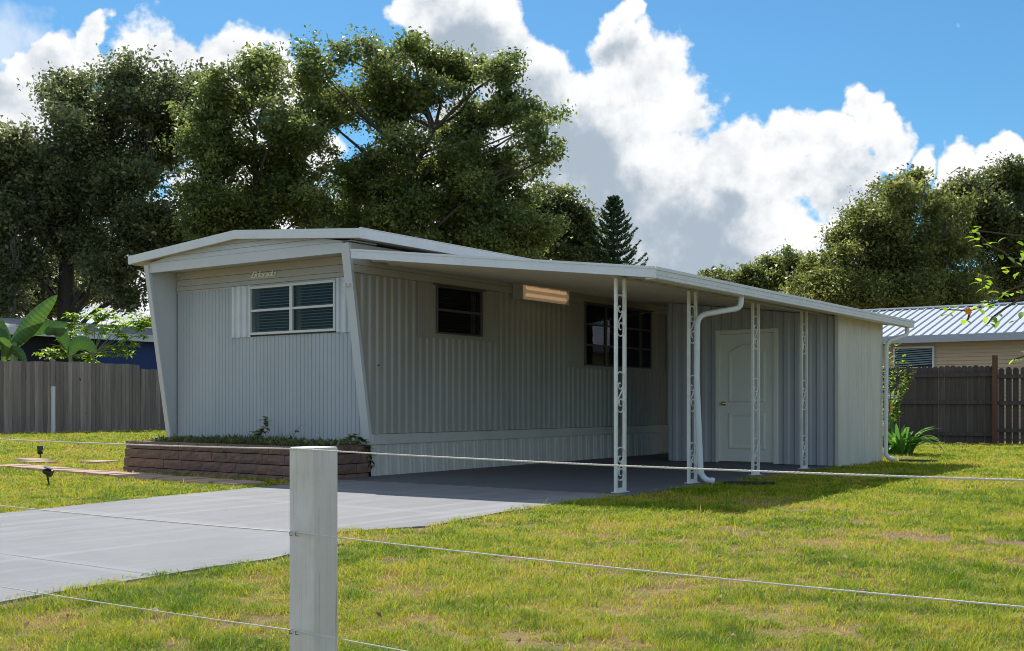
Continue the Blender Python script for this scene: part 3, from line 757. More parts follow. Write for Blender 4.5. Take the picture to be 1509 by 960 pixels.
for k in range(4):
    z0 = -.07 + k*.125; z1 = z0+.123 if k < 3 else z0 + .105
    o = (k % 2)*.2; s = .012*k
    wallrow(m, A+Vector((s*.5, s)), B+Vector((-s, s)), z0, z1, o)
    wallrow(m, B+Vector((-s, s)), Cc+Vector((-s, 0)), z0, z1, .18-o)
    wallrow(m, Dd+Vector((s*.5, 0)), A+Vector((s*.5, s)), z0, z1, .1+o)
m.build('block_wall', BLOCK, PL)
m = MB(); n1 = 24; n2 = 5; vs = []
for j in range(n2+1):
    for i in range(n1+1):
        u, v = i/n1, j/n2; x = -3.64 + u*3.50; y0 = -.76 - .2*u; y = y0 + (.07-y0)*v
        vs.append((x, y, .365 + random.uniform(-.01, .015) + .03*sin(pi*v)))
m.add(vs, [(j*(n1+1)+i, j*(n1+1)+i+1, (j+1)*(n1+1)+i+1, (j+1)*(n1+1)+i) for j in range(n2) for i in range(n1)]); m.build('soil', SOIL, PL, smooth=True)

# ---- strap / broad leaf helper
def strap(V, F, T, base, az, length, width, rise, droop, tint, n=7, fold=.25, twist=0):
    b = len(V); d = Vector((cos(az), sin(az), 0)); s = Vector((-sin(az), cos(az), 0)); p = Vector(base); ang = rise
    for i in range(n+1):
        t = i/n; w = width*(sin(pi*min(1, .12+t*.88))**.7)*.5 if i < n else .001
        ss = (s*cos(twist*t) + Vector((0, 0, 1))*sin(twist*t))
        V += [tuple(p - ss*w + Vector((0, 0, fold*w))), tuple(p), tuple(p + ss*w + Vector((0, 0, fold*w)))]; T += [tint + .1*t]*3
        if i: q = b+3*i; F += [(q-3, q-2, q+1, q), (q-2, q-1, q+2, q+1)]
        p = p + (d*cos(ang) + Vector((0, 0, 1))*sin(ang))*(length/n); ang -= droop/n
def leafobj(name, V, F, T, mat, parent=None):
    return npmesh(name, np.array(V), np.array(F), mat, parent, np.clip(np.array(T), 0, 1))
# grass and weeds in the planter
V, F, T = [], [], []
for i in range(3000):
    u = random.random(); x = -3.7 + 3.6*u; y = random.uniform(-.75-.2*u, .06)
    k = .5 + .5*sin(x*5.1)*sin(x*2.3+1) 
    strap(V, F, T, (x, y, .37), random.random()*2*pi, random.uniform(.06, .17)*(.6+.7*k), .012, random.uniform(.9, 1.5), random.uniform(.5, 1.6), random.random()*.5, 4)
for i in range(520):
    x = random.choice((-3.3, -2.9, -2.2, -1.75, -1.3, -.95, -.6, -.35)) + random.gauss(0, .12); y = random.uniform(-.75, .0)
    strap(V, F, T, (min(-.1, x), y, .37 + random.random()*.05), random.random()*2*pi, random.uniform(.06, .14), random.uniform(.025, .05), random.uniform(.6, 1.4), random.uniform(.6, 1.6), random.random(), 4)
o = leafobj('planter_weeds', V, F, T, L_DARK)
tag(o, 'dark green grassy weeds growing along the top of the block planter', 'weeds', kind='stuff')
def leafy(name, label, cat, stems, mat, lw=.06, step=.05, group=None, stem_r=.004, droop=.6, both=2, base=None, sm=None):
    base = base or stems[0][0]
    r = tag(empty(name, base), label, cat, group); m = MB(); V, F, T = [], [], []
    for st in stems:
        P_ = [Vector(p) for p in st]
        m.tube(P_, [stem_r*(1-.6*i/len(P_)) for i in range(len(P_))], 5)
        for a, b in zip(P_[:-1], P_[1:]):
            L_ = (b-a).length; k = max(1, int(L_/step))
            for i in range(k):
                q = a.lerp(b, (i+random.random())/k)
                for _ in range(both): strap(V, F, T, q, random.random()*2*pi, lw*random.uniform(1.1, 1.8), lw*random.uniform(.7, 1.1), random.uniform(-.3, .7), droop*random.uniform(.5, 1.8), random.random(), 4, .15)
    m.build('stem', sm or STEM, r); leafobj('foliage', V, F, T, mat, r); return r
def q(px, py, y): 
    l = (px-CX)/FPX; r = (FW[0]+l*RT[0], FW[1]+l*RT[1], -(py-HY)/FPX); t = (y-CAM[1])/r[1]; return (CAM[0]+t*r[0], y, CH+t*r[2])
leafy('climbing_weed', 'dark climbing weed standing tallest in the planter, left of the window centre', 'weed', [[q(378, 648, -.3), q(384, 638, -.28), q(391, 628, -.25), q(393, 617, -.22)], [q(380, 648, -.3), q(378, 640, -.3), q(374, 636, -.3)]], L_DARK, .075, .02, both=2)
leafy('climbing_weed', 'thin leafy weed with a bare curling shoot in the middle of the planter', 'weed', [[q(428, 650, -.4), q(434, 640, -.35), q(430, 636, -.35)], [q(428, 650, -.4), q(440, 630, -.3), q(444, 627, -.3)], [q(428, 650, -.4), q(422, 641, -.4)]], L_DARK, .05, .05, both=1)
leafy('climbing_weed', 'bushy weed spilling over the right end of the planter by the corner fin', 'weed', [[q(514, 652, -.45), q(518, 645, -.4), q(524, 641, -.4)], [q(520, 652, -.3), q(532, 648, -.2), q(541, 658, -.1), q(543, 676, -.08), q(545, 690, -.08)], [q(510, 652, -.5), q(506, 646, -.5)]], L_DARK, .07, .025, both=2)

# ================================================================== ROPE FENCE
RF = tag(empty('rope_fence', (7.56, -8.49, 0)), 'low white wooden post fence strung with three white ropes in the foreground', 'fence')
YF = -8.53; PW = .093
for xr in (7.51, 5.05, 9.97):
    m = MB(); h = .812
    m.box(xr, xr+PW, YF, YF+PW, -.05, h)
    po = m.build('post', NEARP, RF, bevel=.004)
    if xr == 7.51:
        for z in (.577, .311):
            for dx in (.012, .035): MB().tube([(xr+dx, YF-.001, z-.004), (xr+dx, YF-.009, z-.003), (xr+dx, YF-.009, z+.006), (xr+dx, YF-.001, z+.007)], .0011, 5).build('staple', RUBBER, po)
ROPES = [('top', .822, .808, .797, .0042), ('middle', .592, .583, .574, .0036), ('bottom', .305, .318, .312, .0033)]
for nm, zl, zp, zr, rr in ROPES:
    rr *= .52; zr += .006; zl += .002
    m = MB(); pts = []; n = 1000
    for i in range(n+1):
        x = 5.05 + (9.97+PW-5.05)*i/n
        if x < 7.55: t = (x-5.05)/2.5; zz = zl + (zp-zl)*t; sag = -.010*4*t*(1-t)
        else: t = (x-7.55)/2.5; zz = zp + (zr-zp)*t; sag = -.012*4*t*(1-t)
        pts.append(Vector((x, YF-.0055, zz+sag)))
    for s in range(3):                    # three twisted strands
        rp = [p + Vector((0, cos(i*.95+s*2.094), sin(i*.95+s*2.094)))*rr*.42 for i, p in enumerate(pts)]
        m.tube(rp, rr*.64, 5, cap=True)
    o = m.build('rope', ROPE, RF, smooth=True, label='%s of the three ropes' % nm)

# ================================================================== SPOTLIGHTS
def spot(x, y, label, az, tilt, s=1.0, lean=-.18):
    z = float(gh(x, y)); r = tag(empty('garden_spotlight', (x, y, z)), label, 'garden light', 'black stake spotlights in the lawn')
    P0 = Vector((x, y, z-.02)); P1 = Vector((x+lean*.15*s, y + lean*.1*s, z+.15*s)); 
    MB().tube([P0, P1], [.010*s, .014*s], 8).build('stake', BLACKP, r)
    R_ = Matrix.Translation(P1 + Vector((0, 0, .035*s))) @ Matrix.Rotation(az, 4, 'Z') @ Matrix.Rotation(tilt, 4, 'X')
    m = MB(); k = 14
    ring = lambda rr, yv: [R_ @ Vector((rr*cos(2*pi*i/k), yv, rr*sin(2*pi*i/k))) for i in range(k)]
    rs = [(.018*s, .06*s), (.036*s, .045*s), (.043*s, 0), (.050*s, -.055*s), (.050*s, -.07*s)]
    for (a, b), (c, d) in zip(rs[:-1], rs[1:]): m.hexa(ring(a, b), ring(c, d))
    m.build('lamp_head', BLACKP, r)
    m = MB().box(-.055*s, .055*s, -.045*s, .055*s, .052*s, .062*s, M=R_); m.build('solar_panel', BLACKP, r)
    m = MB().tube([P1 - Vector((0, 0, .01)), P1 + Vector((0, 0, .03*s))], .018*s, 8); m.build('bracket', BLACKP, r)
px = groundpt(73, 716); spot(px[0], px[1], 'black stake spotlight nearer the driveway, in front of the terracotta pavers', 2.2, .35, .85)
px = groundpt(61, 678, .0); spot(px[0], px[1], 'smaller black stake spotlight behind the terracotta pavers, nearer the grey fence', 1.2, .9, .85)

# ================================================================== FENCES
def picket(m, o, d, n, w, z0, z1, t=.018, ear=.03):
    """dog-eared board; o plan point, d along, n normal"""
    pts = [(0, z0), (w, z0), (w, z1-ear), (w-ear, z1), (ear, z1), (0, z1-ear)]
    f = [Vector((*(o + d*a), z)) for a, z in pts]; b = [p + Vector((n.x, n.y, 0))*t for p in f]
    m.hexa(f, b)
def fence(name, label, mat, P_, Q, ztop, pw, gap, rails, railside, posts, ear=.03, hvar=.012, z0f=None, group=None):
    r = tag(empty(name, (P_.x, P_.y, float(gh(P_.x, P_.y)))), label, 'fence', group)
    d = (Q-P_); L_ = d.length; d.normalize(); n = Vector((-d.y, d.x)) * railside
    m = MB(); s = 0
    while s < L_:
        w = pw*random.uniform(.94, 1.04); o = P_ + d*s; zb = float(gh(o.x, o.y)) + .03 + random.uniform(-.015, .02)
        zt_ = (ztop(s) if callable(ztop) else ztop) + random.uniform(-hvar, hvar)
        picket(m, o + n*-random.uniform(.0, .004), d, -n, min(w, L_-s+.02), zb, zt_, .017, ear); s += w + random.uniform(gap*.3, gap*1.4)
    m.build('picket_panel', mat, r)
    for z in rails:
        m = MB(); a = P_ + n*.004; b = Q + n*.004; k = n*.045
        m.hexa([(a.x, a.y, z), (b.x, b.y, z), (b.x+k.x, b.y+k.y, z), (a.x+k.x, a.y+k.y, z)], [(a.x, a.y, z+.085), (b.x, b.y, z+.085), (b.x+k.x, b.y+k.y, z+.085), (a.x+k.x, a.y+k.y, z+.085)])
        m.build('rail', mat, r)
    for s, h, w, pm in posts:
        o = P_ + d*s + n*.052; m = MB(); e = d*w
        q4 = [o, o+e, o+e+n*w, o+n*w]; m.hexa([(v.x, v.y, -.1) for v in q4], [(v.x, v.y, h) for v in q4]); m.build('post', pm, r)
    return r
V2 = Vector
# left neighbour fence, smooth face to us, runs away on x = -16
r1 = fence('wooden_fence', 'grey weathered board fence on the left with boards tightly fitted, below the banana plant', FENCEL, V2((-16, -6)), V2((-16, 8.30)), lambda s: 1.965 + .02*sin(s*.6), .105, .012, (.5, 1.6), 1, [(2.4*i, 1.9, .09, FENCEL) for i in range(6)], ear=.008, hvar=.012)
r2 = fence('wooden_fence', 'lower grey board fence with wider boards, just left of the mobile home', FENCEL, V2((-16, 8.36)), V2((-16, 26)), lambda s: 1.86, .15, .02, (.5, 1.5), 1, [(2.4*i, 1.8, .09, FENCEL) for i in range(7)], ear=.012)
m = MB().tube([(-15.93, 5.72, .05), (-15.93, 5.72, 1.36)], .055, 12); m.tube([(-15.93, 5.72, .32), (-15.93, 5.72, .36)], .06, 12); m.build('painted_post_foot', WHITE, r1)
m = MB().box(-15.985, -15.93, 5.655, 5.765, 1.35, 2.05); m.build('post', FENCEL, r1)
# right back fence, rails towards us on y = 16.5
fence('wooden_fence', 'dark weathered dog-eared fence with three rails behind the shed corner', FENCER, V2((-6, 16.5)), V2((3.93, 16.5)), 1.80, .125, .006, (.19, .92, 1.55), -1, [(2.43*i, 1.7, .09, FENCER) for i in range(4)], ear=.035)
fence('wooden_fence', 'dark fence section with visible gaps between pickets at the right edge', FENCER, V2((4.02, 16.5)), V2((14, 16.5)), 1.74, .12, .035, (.28, .90, 1.50), -1, [(-.10, 2.02, .10, POSTB), (2.6, 1.65, .09, FENCER), (5, 1.65, .09, FENCER), (7.5, 1.65, .09, FENCER)], ear=.035)

# ================================================================== NEIGHBOUR HOUSES
METAL = surf('galvanised_roof', (.50, .54, .60), .5, (.38, .42, .48), .2, 1, bmp=.03, metal=.0)
SIDING = surf('cream_vinyl_siding', (.60, .47, .32), .6, (.5, .4, .28), .2, 2, bmp=.05)
BLUEW = surf('deep_blue_wall', (.02, .06, .22), .6, (.015, .04, .15), .3, 2)
DARKB = surf('dark_blue_wall', (.02, .022, .035), .8)  # very dark blue wall colour
SHING = surf('grey_shingles', (.26, .265, .28), .85, (.16, .16, .17), .5, 4, (1, 6, 6), bmp=.5, bscale=30)
HR = tag(empty('neighbour_house', (6, 24, 0)), 'cream sided house with shiny standing seam metal roof behind the dark fence', 'house')
m = MB(); yw = 21.3
zb = .0
for i in range(27):
    z = zb + i*.10; m.hexa([(-3.2, yw-.022, z), (13, yw-.022, z), (13, yw+.1, z), (-3.2, yw+.1, z)], [(-3.2, yw-.002, z+.098), (13, yw-.002, z+.098), (13, yw+.1, z+.098), (-3.2, yw+.1, z+.098)])
m.box(-3.2, 13, yw+.1, yw+7.5, 0, 2.72); m.build('wall', SIDING, HR)
ye, ze, yr, zr = 20.85, 2.73, 25.0, 3.80
m = MB(); m.hexa([(-3.6, ye, ze), (13.5, ye, ze), (13.5, yr, zr), (-3.6, yr, zr)], [(-3.6, ye, ze+.05), (13.5, ye, ze+.05), (13.5, yr, zr+.05), (-3.6, yr, zr+.05)])
m.hexa([(-3.6, yr+4.15, ze), (13.5, yr+4.15, ze), (13.5, yr+.001, zr), (-3.6, yr+.001, zr)], [(-3.6, yr+4.15, ze+.05), (13.5, yr+4.15, ze+.05), (13.5, yr+.001, zr+.05), (-3.6, yr+.001, zr+.05)])
m.build('roof', METAL, HR)
m = MB(); x = -3.6
while x < 13.5:
    m.hexa([(x, ye, ze+.05), (x+.03, ye, ze+.05), (x+.03, yr, zr+.05), (x, yr, zr+.05)], [(x, ye, ze+.09), (x+.03, ye, ze+.09), (x+.03, yr, zr+.09), (x, yr, zr+.09)]); x += .235
m.build('roof_seam', METAL, HR)
m = MB().box(-3.6, 13.5, yr-.1, yr+.1, zr+.075, zr+.115); m.build('ridge_cap', WHITE, HR)
m = MB().box(-3.6, 13.5, ye-.06, ye-.002, ze-.14, ze+.06); m.box(-3.6, 13.5, ye, yw-.03, ze-.13, ze-.11); m.build('gutter', surf('blue_grey_gutter', (.42, .46, .52), .4, bmp=0), HR)
w = MB().box(.30, 1.33, yw-.06, yw-.03, 1.93, 2.47).build('window', DARK, HR)
m = MB(); a, b, c, d = .26, 1.37, 1.89, 2.51
m.box(a, b, yw-.09, yw-.03, c, c+.05); m.box(a, b, yw-.09, yw-.03, d-.05, d); m.box(a, a+.05, yw-.09, yw-.03, c+.05, d-.05); m.box(b-.05, b, yw-.09, yw-.03, c+.05, d-.05); m.build('frame', WHITE, w)
m = MB(); z = 1.96
BL2 = surf('teal_blind', (.20, .30, .34), .5, bmp=0)
k = 0
while z < 2.40:
    m.hexa([(.32, yw-.062, z), (1.31, yw-.062, z+.05), (1.31, yw-.075, z+.05), (.32, yw-.075, z)], [(.32, yw-.062, z+.035), (1.31, yw-.062, z+.085), (1.31, yw-.075, z+.085), (.32, yw-.075, z+.035)]); z += .062; k += 1
m.build('blind', BL2, w)
HL = tag(empty('neighbour_house', (-25, 8, .15)), 'dark blue house with grey shingle roof behind the left fence', 'house')
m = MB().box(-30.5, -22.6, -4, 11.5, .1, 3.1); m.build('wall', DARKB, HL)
m = MB().box(-30.5, -22.45, 11.51, 17, .1, 3.1); m.build('blue_wall', BLUEW, HL, label='bright blue stretch of wall')
m = MB(); m.hexa([(-21.9, -4.5, 3.13), (-21.9, 17.5, 3.13), (-26.5, 17.5, 3.78), (-26.5, -4.5, 3.78)], [(-21.9, -4.5, 3.2), (-21.9, 17.5, 3.2), (-26.5, 17.5, 3.85), (-26.5, -4.5, 3.85)])
m.hexa([(-31.1, -4.5, 3.13), (-31.1, 17.5, 3.13), (-26.501, 17.5, 3.78), (-26.501, -4.5, 3.78)], [(-31.1, -4.5, 3.2), (-31.1, 17.5, 3.2), (-26.501, 17.5, 3.85), (-26.501, -4.5, 3.85)])
m.build('roof', SHING, HL)
m = MB().box(-21.9, -21.8, -4.5, 17.5, 2.99, 3.21); m.box(-22.5, -21.9, -4.4, 17.4, 3.05, 3.07); m.build('fascia', WHITE, HL)

# utility cabinet beyond the shed
CB = tag(empty('storage_bin', (3.05, 13.2, 0)), 'tan bin with pale grey lid just visible past the shed corner', 'bin')
px = at(1296, 600, 24.0)
x0, y0 = px.x, px.y; 
m = MB(); m.hexa([(x0-.28, y0-.25, 0), (x0+.22, y0-.25, 0), (x0+.22, y0+.25, 0), (x0-.28, y0+.25, 0)], [(x0-.32, y0-.29, 1.02), (x0+.26, y0-.29, 1.02), (x0+.26, y0+.29, 1.02), (x0-.32, y0+.29, 1.02)]); m.build('body', TAN, CB, bevel=.02)
m = MB(); m.box(x0-.36, x0+.30, y0-.34, y0+.33, 1.022, 1.10); m.box(x0-.30, x0+.24, y0-.28, y0+.27, 1.10, 1.14); m.build('lid', LIDG, CB, bevel=.015)

# ================================================================== TREES
def leaves(P_, size, tint, up=.35, asp=.5):
    n = len(P_); nn = rng.normal(size=(n, 3)); nn[:, 2] += up; nn /= np.linalg.norm(nn, axis=1)[:, None]
    a = rng.normal(size=(n, 3)); u = np.cross(nn, a); u /= np.linalg.norm(u, axis=1)[:, None]; v = np.cross(nn, u)
    s = (size*(.6 + .8*rng.random(n)))[:, None]
    bend = nn*s*.25
    V = np.stack([P_ - u*s, P_ + v*s*asp + bend, P_ + u*s, P_ - v*s*asp + bend], 1).reshape(-1, 3)
    F = np.arange(4*n).reshape(-1, 4); return V, F, np.repeat(tint, 4)
def crown(lobes, dens, rc, lsize, per, up=.35):
    """lobes: (center, radii xyz). Leaves gather in clumps through each lobe's volume."""
    cl = []
    for c, r in lobes:
        rm = (r[0]*r[1]*r[2])**(1/3); n = max(4, int(dens*(rm/rc)**2))
        d = rng.normal(size=(n, 3)); d /= np.linalg.norm(d, axis=1)[:, None]
        rad = rng.random(n)**.42*(.70 + .60*rng.random(n)**1.3)
        cl.append(np.array(c) + d*rad[:, None]*np.array(r))
    cl = np.concatenate(cl); k = len(cl); cr = rc*(.5 + .9*rng.random(k)); cnt = np.maximum(6, (per*(cr/rc)**2*(.6+.8*rng.random(k))).astype(int))
    idx = np.repeat(np.arange(k), cnt); n = len(idx); g_ = rng.normal(size=(n, 3))*.52; g_[:, 2] *= .7
    el = rng.normal(size=(k, 3)); el[:, 2] = np.abs(el[:, 2])*.6; el /= np.linalg.norm(el, axis=1)[:, None]
    g_ *= np.array([.8, .8, .8]); g_ += el[idx]*(rng.random(n)[:, None]-.4)*1.5
    P_ = cl[idx] + g_*cr[idx][:, None]
    tint = np.clip(.42 + .17*rng.normal(size=k)[idx] + .2*rng.normal(size=n), 0, 1)  # random leaf tint, spread wide to imitate sunlit speckle
    V, F, T = leaves(P_, lsize*(.75 + .6*rng.random(k)[idx]), tint, up, .55); return V, F, T, cl
def limb(m, a, b, r0, r1, sag=.12, n=6, wob=.12):
    a = Vector(a); b = Vector(b); L_ = (b-a).length; pts = []
    off = Vector((random.uniform(-1, 1), random.uniform(-1, 1), random.uniform(-.2, 1)))*L_*wob
    for i in range(n+1):
        t = i/n; pts.append(a.lerp(b, t) + off*sin(pi*t)*(1 + .4*sin(5*t)) )
    m.tube(pts, [r0 + (r1-r0)*(i/n) for i in range(n+1)], 6, cap=False); return pts
def tree(name, label, cat, d, lobes, base, mat, dens=10, rc=.75, lsize=.13, per=60, trunk=.28, fork=.35, group=None, dvar=1.6, moss=0, twigs=2, up=.8, flat=.8, depthmul=1.0):
    zbase = float(gh(*at(base[0], 600, d).xy)); B_ = at(base[0], 600, d); B_.z = zbase
    r = tag(empty(name, B_), label, cat, group)
    LB = []; lob2 = []
    for lb in lobes:
        if lb[2] > 22:
            lob2.append((lb[0], lb[1], lb[2]*.78))
            for _ in range(3):
                a = random.uniform(0, 2*pi); q_ = random.uniform(.45, .85)
                lob2.append((lb[0] + cos(a)*q_*lb[2], lb[1] + sin(a)*q_*lb[2]*.9, lb[2]*random.uniform(.42, .62), None, len(lob2)-1-_))
        else: lob2.append(lb)
    for i, lb in enumerate(lob2):
        px, py, rp = lb[:3]; dd = d + random.uniform(-dvar, dvar)*depthmul
        c = at(px, py, dd); R_ = rp*d/FPX; LB.append((tuple(c), (R_*1.0, R_*1.15, R_*flat)))
    V, F, T, cl = crown(LB, dens*.66, rc*.68, lsize*.60, int(per*1.35), up)
    m = MB()
    cz_ = [c[2] for c, _ in LB]; cxm = sum(c[0] for c, _ in LB)/len(LB); cym = sum(c[1] for c, _ in LB)/len(LB)
    top = max(cz_); forkp = Vector((B_.x*.8+cxm*.2, B_.y*.8+cym*.2, zbase + (top-zbase)*fork))
    tp = limb(m, B_ - Vector((0, 0, .3)), forkp, trunk*1.25, trunk*.85, wob=.03, n=6)
    lead = [forkp]
    e = Vector((cxm, cym, zbase + (top-zbase)*.8)); main = limb(m, forkp, e, trunk*.8, trunk*.15, wob=.07, n=16)
    for (c, R_), lb in zip(LB, lob2):
        c = Vector(c); cand = [p for p in main[:-1] + tp[-2:] if p.z < c.z + .5] or [forkp]
        s = min(cand, key=lambda p: abs(p.z - (c.z - .25 - .75*(p-c).xy.length)))
        if len(lb) > 4: pts = limb(m, Vector(LB[lb[4]][0]), c, trunk*.06, trunk*.02, wob=.18)
        else: pts = limb(m, s, c, trunk*.24, trunk*.05, wob=.16)
        ccl = [v for v in cl[rng.integers(0, len(cl), 400)] if (Vector(v)-c).length < R_[0]*1.25][:twigs*2]
        for v in ccl: limb(m, random.choice(pts[2:]), Vector(v), trunk*.10, trunk*.03, n=3, wob=.1)
    m.build('trunk', BARK, r, smooth=True)
    npmesh('crown', V, F, mat, r, T)
    if moss:
        P_ = []
        for _ in range(moss):
            v = cl[rng.integers(0, len(cl))]; L_ = random.uniform(.5, 1.6); k = int(90*L_)
            q_ = np.array(v) + np.stack([rng.normal(size=k)*.10, rng.normal(size=k)*.10, -rng.random(k)*L_], 1); P_.append(q_)
        P_ = np.concatenate(P_); n = len(P_); s = (.05 + .06*rng.random(n))[:, None]; dz = np.array([[0, 0, -1.]])
        h = rng.normal(size=(n, 3)); h[:, 2] = 0; h /= np.linalg.norm(h, axis=1)[:, None]
        V = np.stack([P_-h*.013, P_+h*.013, P_+h*.008+dz*s*2.2, P_-h*.008+dz*s*2.2], 1).reshape(-1, 3)
        npmesh('hanging_moss', V, np.arange(4*n).reshape(-1, 4), MOSS, r, np.repeat(rng.random(n), 4))
    return r
A_L = [(15, 215, 45), (-45, 260, 80), (112, 140, 38), (80, 150, 26), (185, 125, 38), (150, 195, 62), (235, 165, 52), (80, 270, 72), (175, 275, 70), (20, 320, 75), (110, 350, 65), (215, 330, 62), (150, 400, 45), (-30, 400, 60), (45, 400, 40), (262, 130, 26), (40, 245, 45), (225, 235, 55), (250, 400, 50), (190, 90, 14), (300, 330, 50), (0, 452, 26), (-60, 330, 80), (-60, 450, 50), (195, 440, 22)]
tree('live_oak', 'broad grey green oak at the left edge behind the banana plant', 'tree', 43, A_L, (95, 0), L_GREY, dens=14, rc=.8, per=80, lsize=.125, trunk=.42, fork=.28, moss=26)
B_L = [(330, 150, 45), (385, 120, 36), (400, 95, 16), (415, 180, 45), (340, 225, 60), (420, 250, 60), (300, 280, 48), (385, 320, 60), (455, 315, 50), (320, 110, 20), (300, 180, 30), (440, 210, 36), (330, 340, 50)]
tree('water_oak', 'yellow green oak directly behind the left half of the roof', 'tree', 39, B_L, (370, 0), L_GREEN, dens=13, rc=.7, per=75, lsize=.115, trunk=.26, fork=.35)
C_L = [(705, 365, 40), (625, 362, 44), (545, 368, 40), (765, 362, 38), (800, 340, 34), (690, 250, 44), (470, 105, 36), (500, 80, 20), (560, 90, 36), (515, 160, 52), (595, 150, 55), (655, 105, 40), (700, 100, 26), (735, 110, 30), (745, 165, 30), (675, 205, 62), (600, 260, 66), (520, 260, 56), (785, 180, 28), (815, 170, 10), (800, 235, 26), (815, 215, 14), (735, 265, 50), (655, 310, 60), (580, 335, 50), (745, 325, 44), (465, 170, 30), (500, 335, 46), (690, 340, 46), (540, 60, 12), (608, 78, 24), (635, 95, 22)]
tree('laurel_oak', 'tall airy green oak rising highest behind the middle of the roof', 'tree', 41, C_L, (550, 0), L_GREEN, dens=10.5, rc=.62, per=62, lsize=.115, trunk=.30, fork=.4, twigs=3)
D_L = [(865, 385, 26), (880, 375, 18), (782, 300, 30), (795, 325, 30), (812, 305, 36), (848, 318, 28), (862, 345, 24), (800, 350, 42), (840, 360, 36), (770, 355, 40), (868, 372, 22), (830, 290, 14)]
tree('young_oak', 'smaller dark oak just left of the tiered conifer', 'tree', 47, D_L, (815, 0), L_DARK, dens=12, rc=.62, per=70, lsize=.12, trunk=.2, fork=.4)
G_L = [(1343, 262, 18), (1335, 300, 30), (1290, 315, 34), (1262, 355, 40), (1230, 385, 36), (1330, 355, 56), (1285, 400, 52), (1222, 425, 36), (1390, 380, 55), (1345, 435, 48), (1265, 445, 42), (1410, 440, 46), (1195, 395, 16), (1385, 320, 36), (1190, 440, 30), (1345, 278, 16), (1300, 285, 16)]
tree('mossy_oak', 'olive brown oak hung with grey moss above the metal roof', 'tree', 44, G_L, (1335, 0), L_OLIVE, dens=14, rc=.7, per=80, lsize=.115, trunk=.32, fork=.35, moss=60)
H_L = [(1400, 290, 26), (1425, 275, 20), (1462, 268, 22), (1450, 300, 40), (1500, 275, 34), (1540, 290, 50), (1490, 340, 55), (1430, 350, 45), (1540, 370, 60), (1470, 410, 50), (1530, 440, 60), (1380, 300, 22)]
tree('back_oak', 'dark green oak at the right edge behind the mossy olive oak', 'tree', 53, H_L, (1490, 0), L_DARK, dens=14, rc=.75, per=75, lsize=.13, trunk=.32, fork=.35, moss=14)
F_L = [(1140, 398, 26), (1110, 405, 20), (1175, 392, 24), (1085, 412, 16), (1160, 420, 30), (1195, 420, 28), (1125, 425, 24), (1060, 408, 8), (1040, 405, 6), (1070, 420, 18)]
tree('distant_oak', 'distant green tree low above the carport roof, right of the conifer', 'tree', 72, F_L, (1140, 0), L_GREEN, dens=14, rc=.7, per=55, lsize=.16, trunk=.25, fork=.4)

# conifer with regular tiers
def conifer():
    d = 46; B_ = at(904, 600, d); B_.z = 0
    r = tag(empty('norfolk_pine', B_), 'narrow dark tiered conifer with a pointed top above the carport roof', 'conifer')
    topz = at(904, 292, d).z; m = MB(); m.tube([B_, Vector((B_.x, B_.y, topz*.6)), Vector((B_.x, B_.y, topz))], [.16, .09, .012], 8)
    P_ = []; z = topz - .12; k = 0
    while z > 2.2:
        h = topz - z; L_ = min(2.2, .18 + .44*h**.9); nb = 7
        for i in range(nb):
            az = 2*pi*i/nb + k*.45 + random.uniform(-.1, .1); dv = Vector((cos(az), sin(az), 0)); n = int(6+L_*14); LL = L_*random.uniform(.8, 1.1)
            pts = [Vector((B_.x, B_.y, z)) + dv*LL*t + Vector((0, 0, LL*(.55*t*t - .02*t))) for t in [j/8 for j in range(9)]]
            m.tube(pts, [.014*(1-.8*j/8) for j in range(9)], 4, cap=False)
            for j in range(n*9):
                t = .1 + .9*random.random(); c = Vector((B_.x, B_.y, z)) + dv*LL*t + Vector((0, 0, LL*(.55*t*t - .02*t)))
                w = (1.1-t)*.16+.05; s = random.uniform(-1, 1); c += Vector((-dv.y, dv.x, 0))*s*w + Vector((0, 0, random.uniform(-.01, .07)))
                P_.append(tuple(c))
        z -= .20 + .05*min(h, 3); k += 1
    P_ = np.array(P_); n = len(P_); V, F, T = leaves(P_, .06, np.clip(.4+.3*rng.normal(size=n), 0, 1), .2, .35)
    m.build('trunk', BARK, r); npmesh('crown', V, F, L_PINE, r, T)
conifer()
r_ = tree('background_tree', 'dim green tree trunks and foliage seen under the big oak at the far left', 'tree', 62, [(20, 440, 40), (70, 440, 36), (120, 430, 36), (165, 425, 30), (-30, 430, 40), (60, 395, 40), (130, 395, 30), (0, 395, 40), (100, 460, 24)], (70, 0), L_DARK, dens=9, rc=.8, per=55, lsize=.16, trunk=.3, fork=.5)
tree('background_tree', 'pale feathery treetop showing between the papaya plant and the mobile home', 'tree', 58, [(222, 478, 16), (232, 470, 12), (212, 484, 10)], (226, 0), L_GREEN, dens=9, rc=.4, per=40, lsize=.11, trunk=.1, fork=.6)

# a wooded far edge behind everything
V_, F_, T_, cl_ = crown([((cx_ + random.uniform(-4, 4), cy_ + random.uniform(-5, 5), random.uniform(1.0, 3.0)), (6, 6, random.uniform(3, 4.5))) for cx_, cy_ in [(-95 + 9*i, 78 + .0*i) for i in range(20)] + [(-88, 70 - 8*i) for i in range(9)] + [(80 + .0*i, 75 - 9*i) for i in range(8)]], 9, 2.0, .42, 60)
o = npmesh('far_woodland', V_, F_, L_DARK, attr=T_); tag(o, 'low dark belt of woodland along the far horizon', 'woodland', kind='stuff')

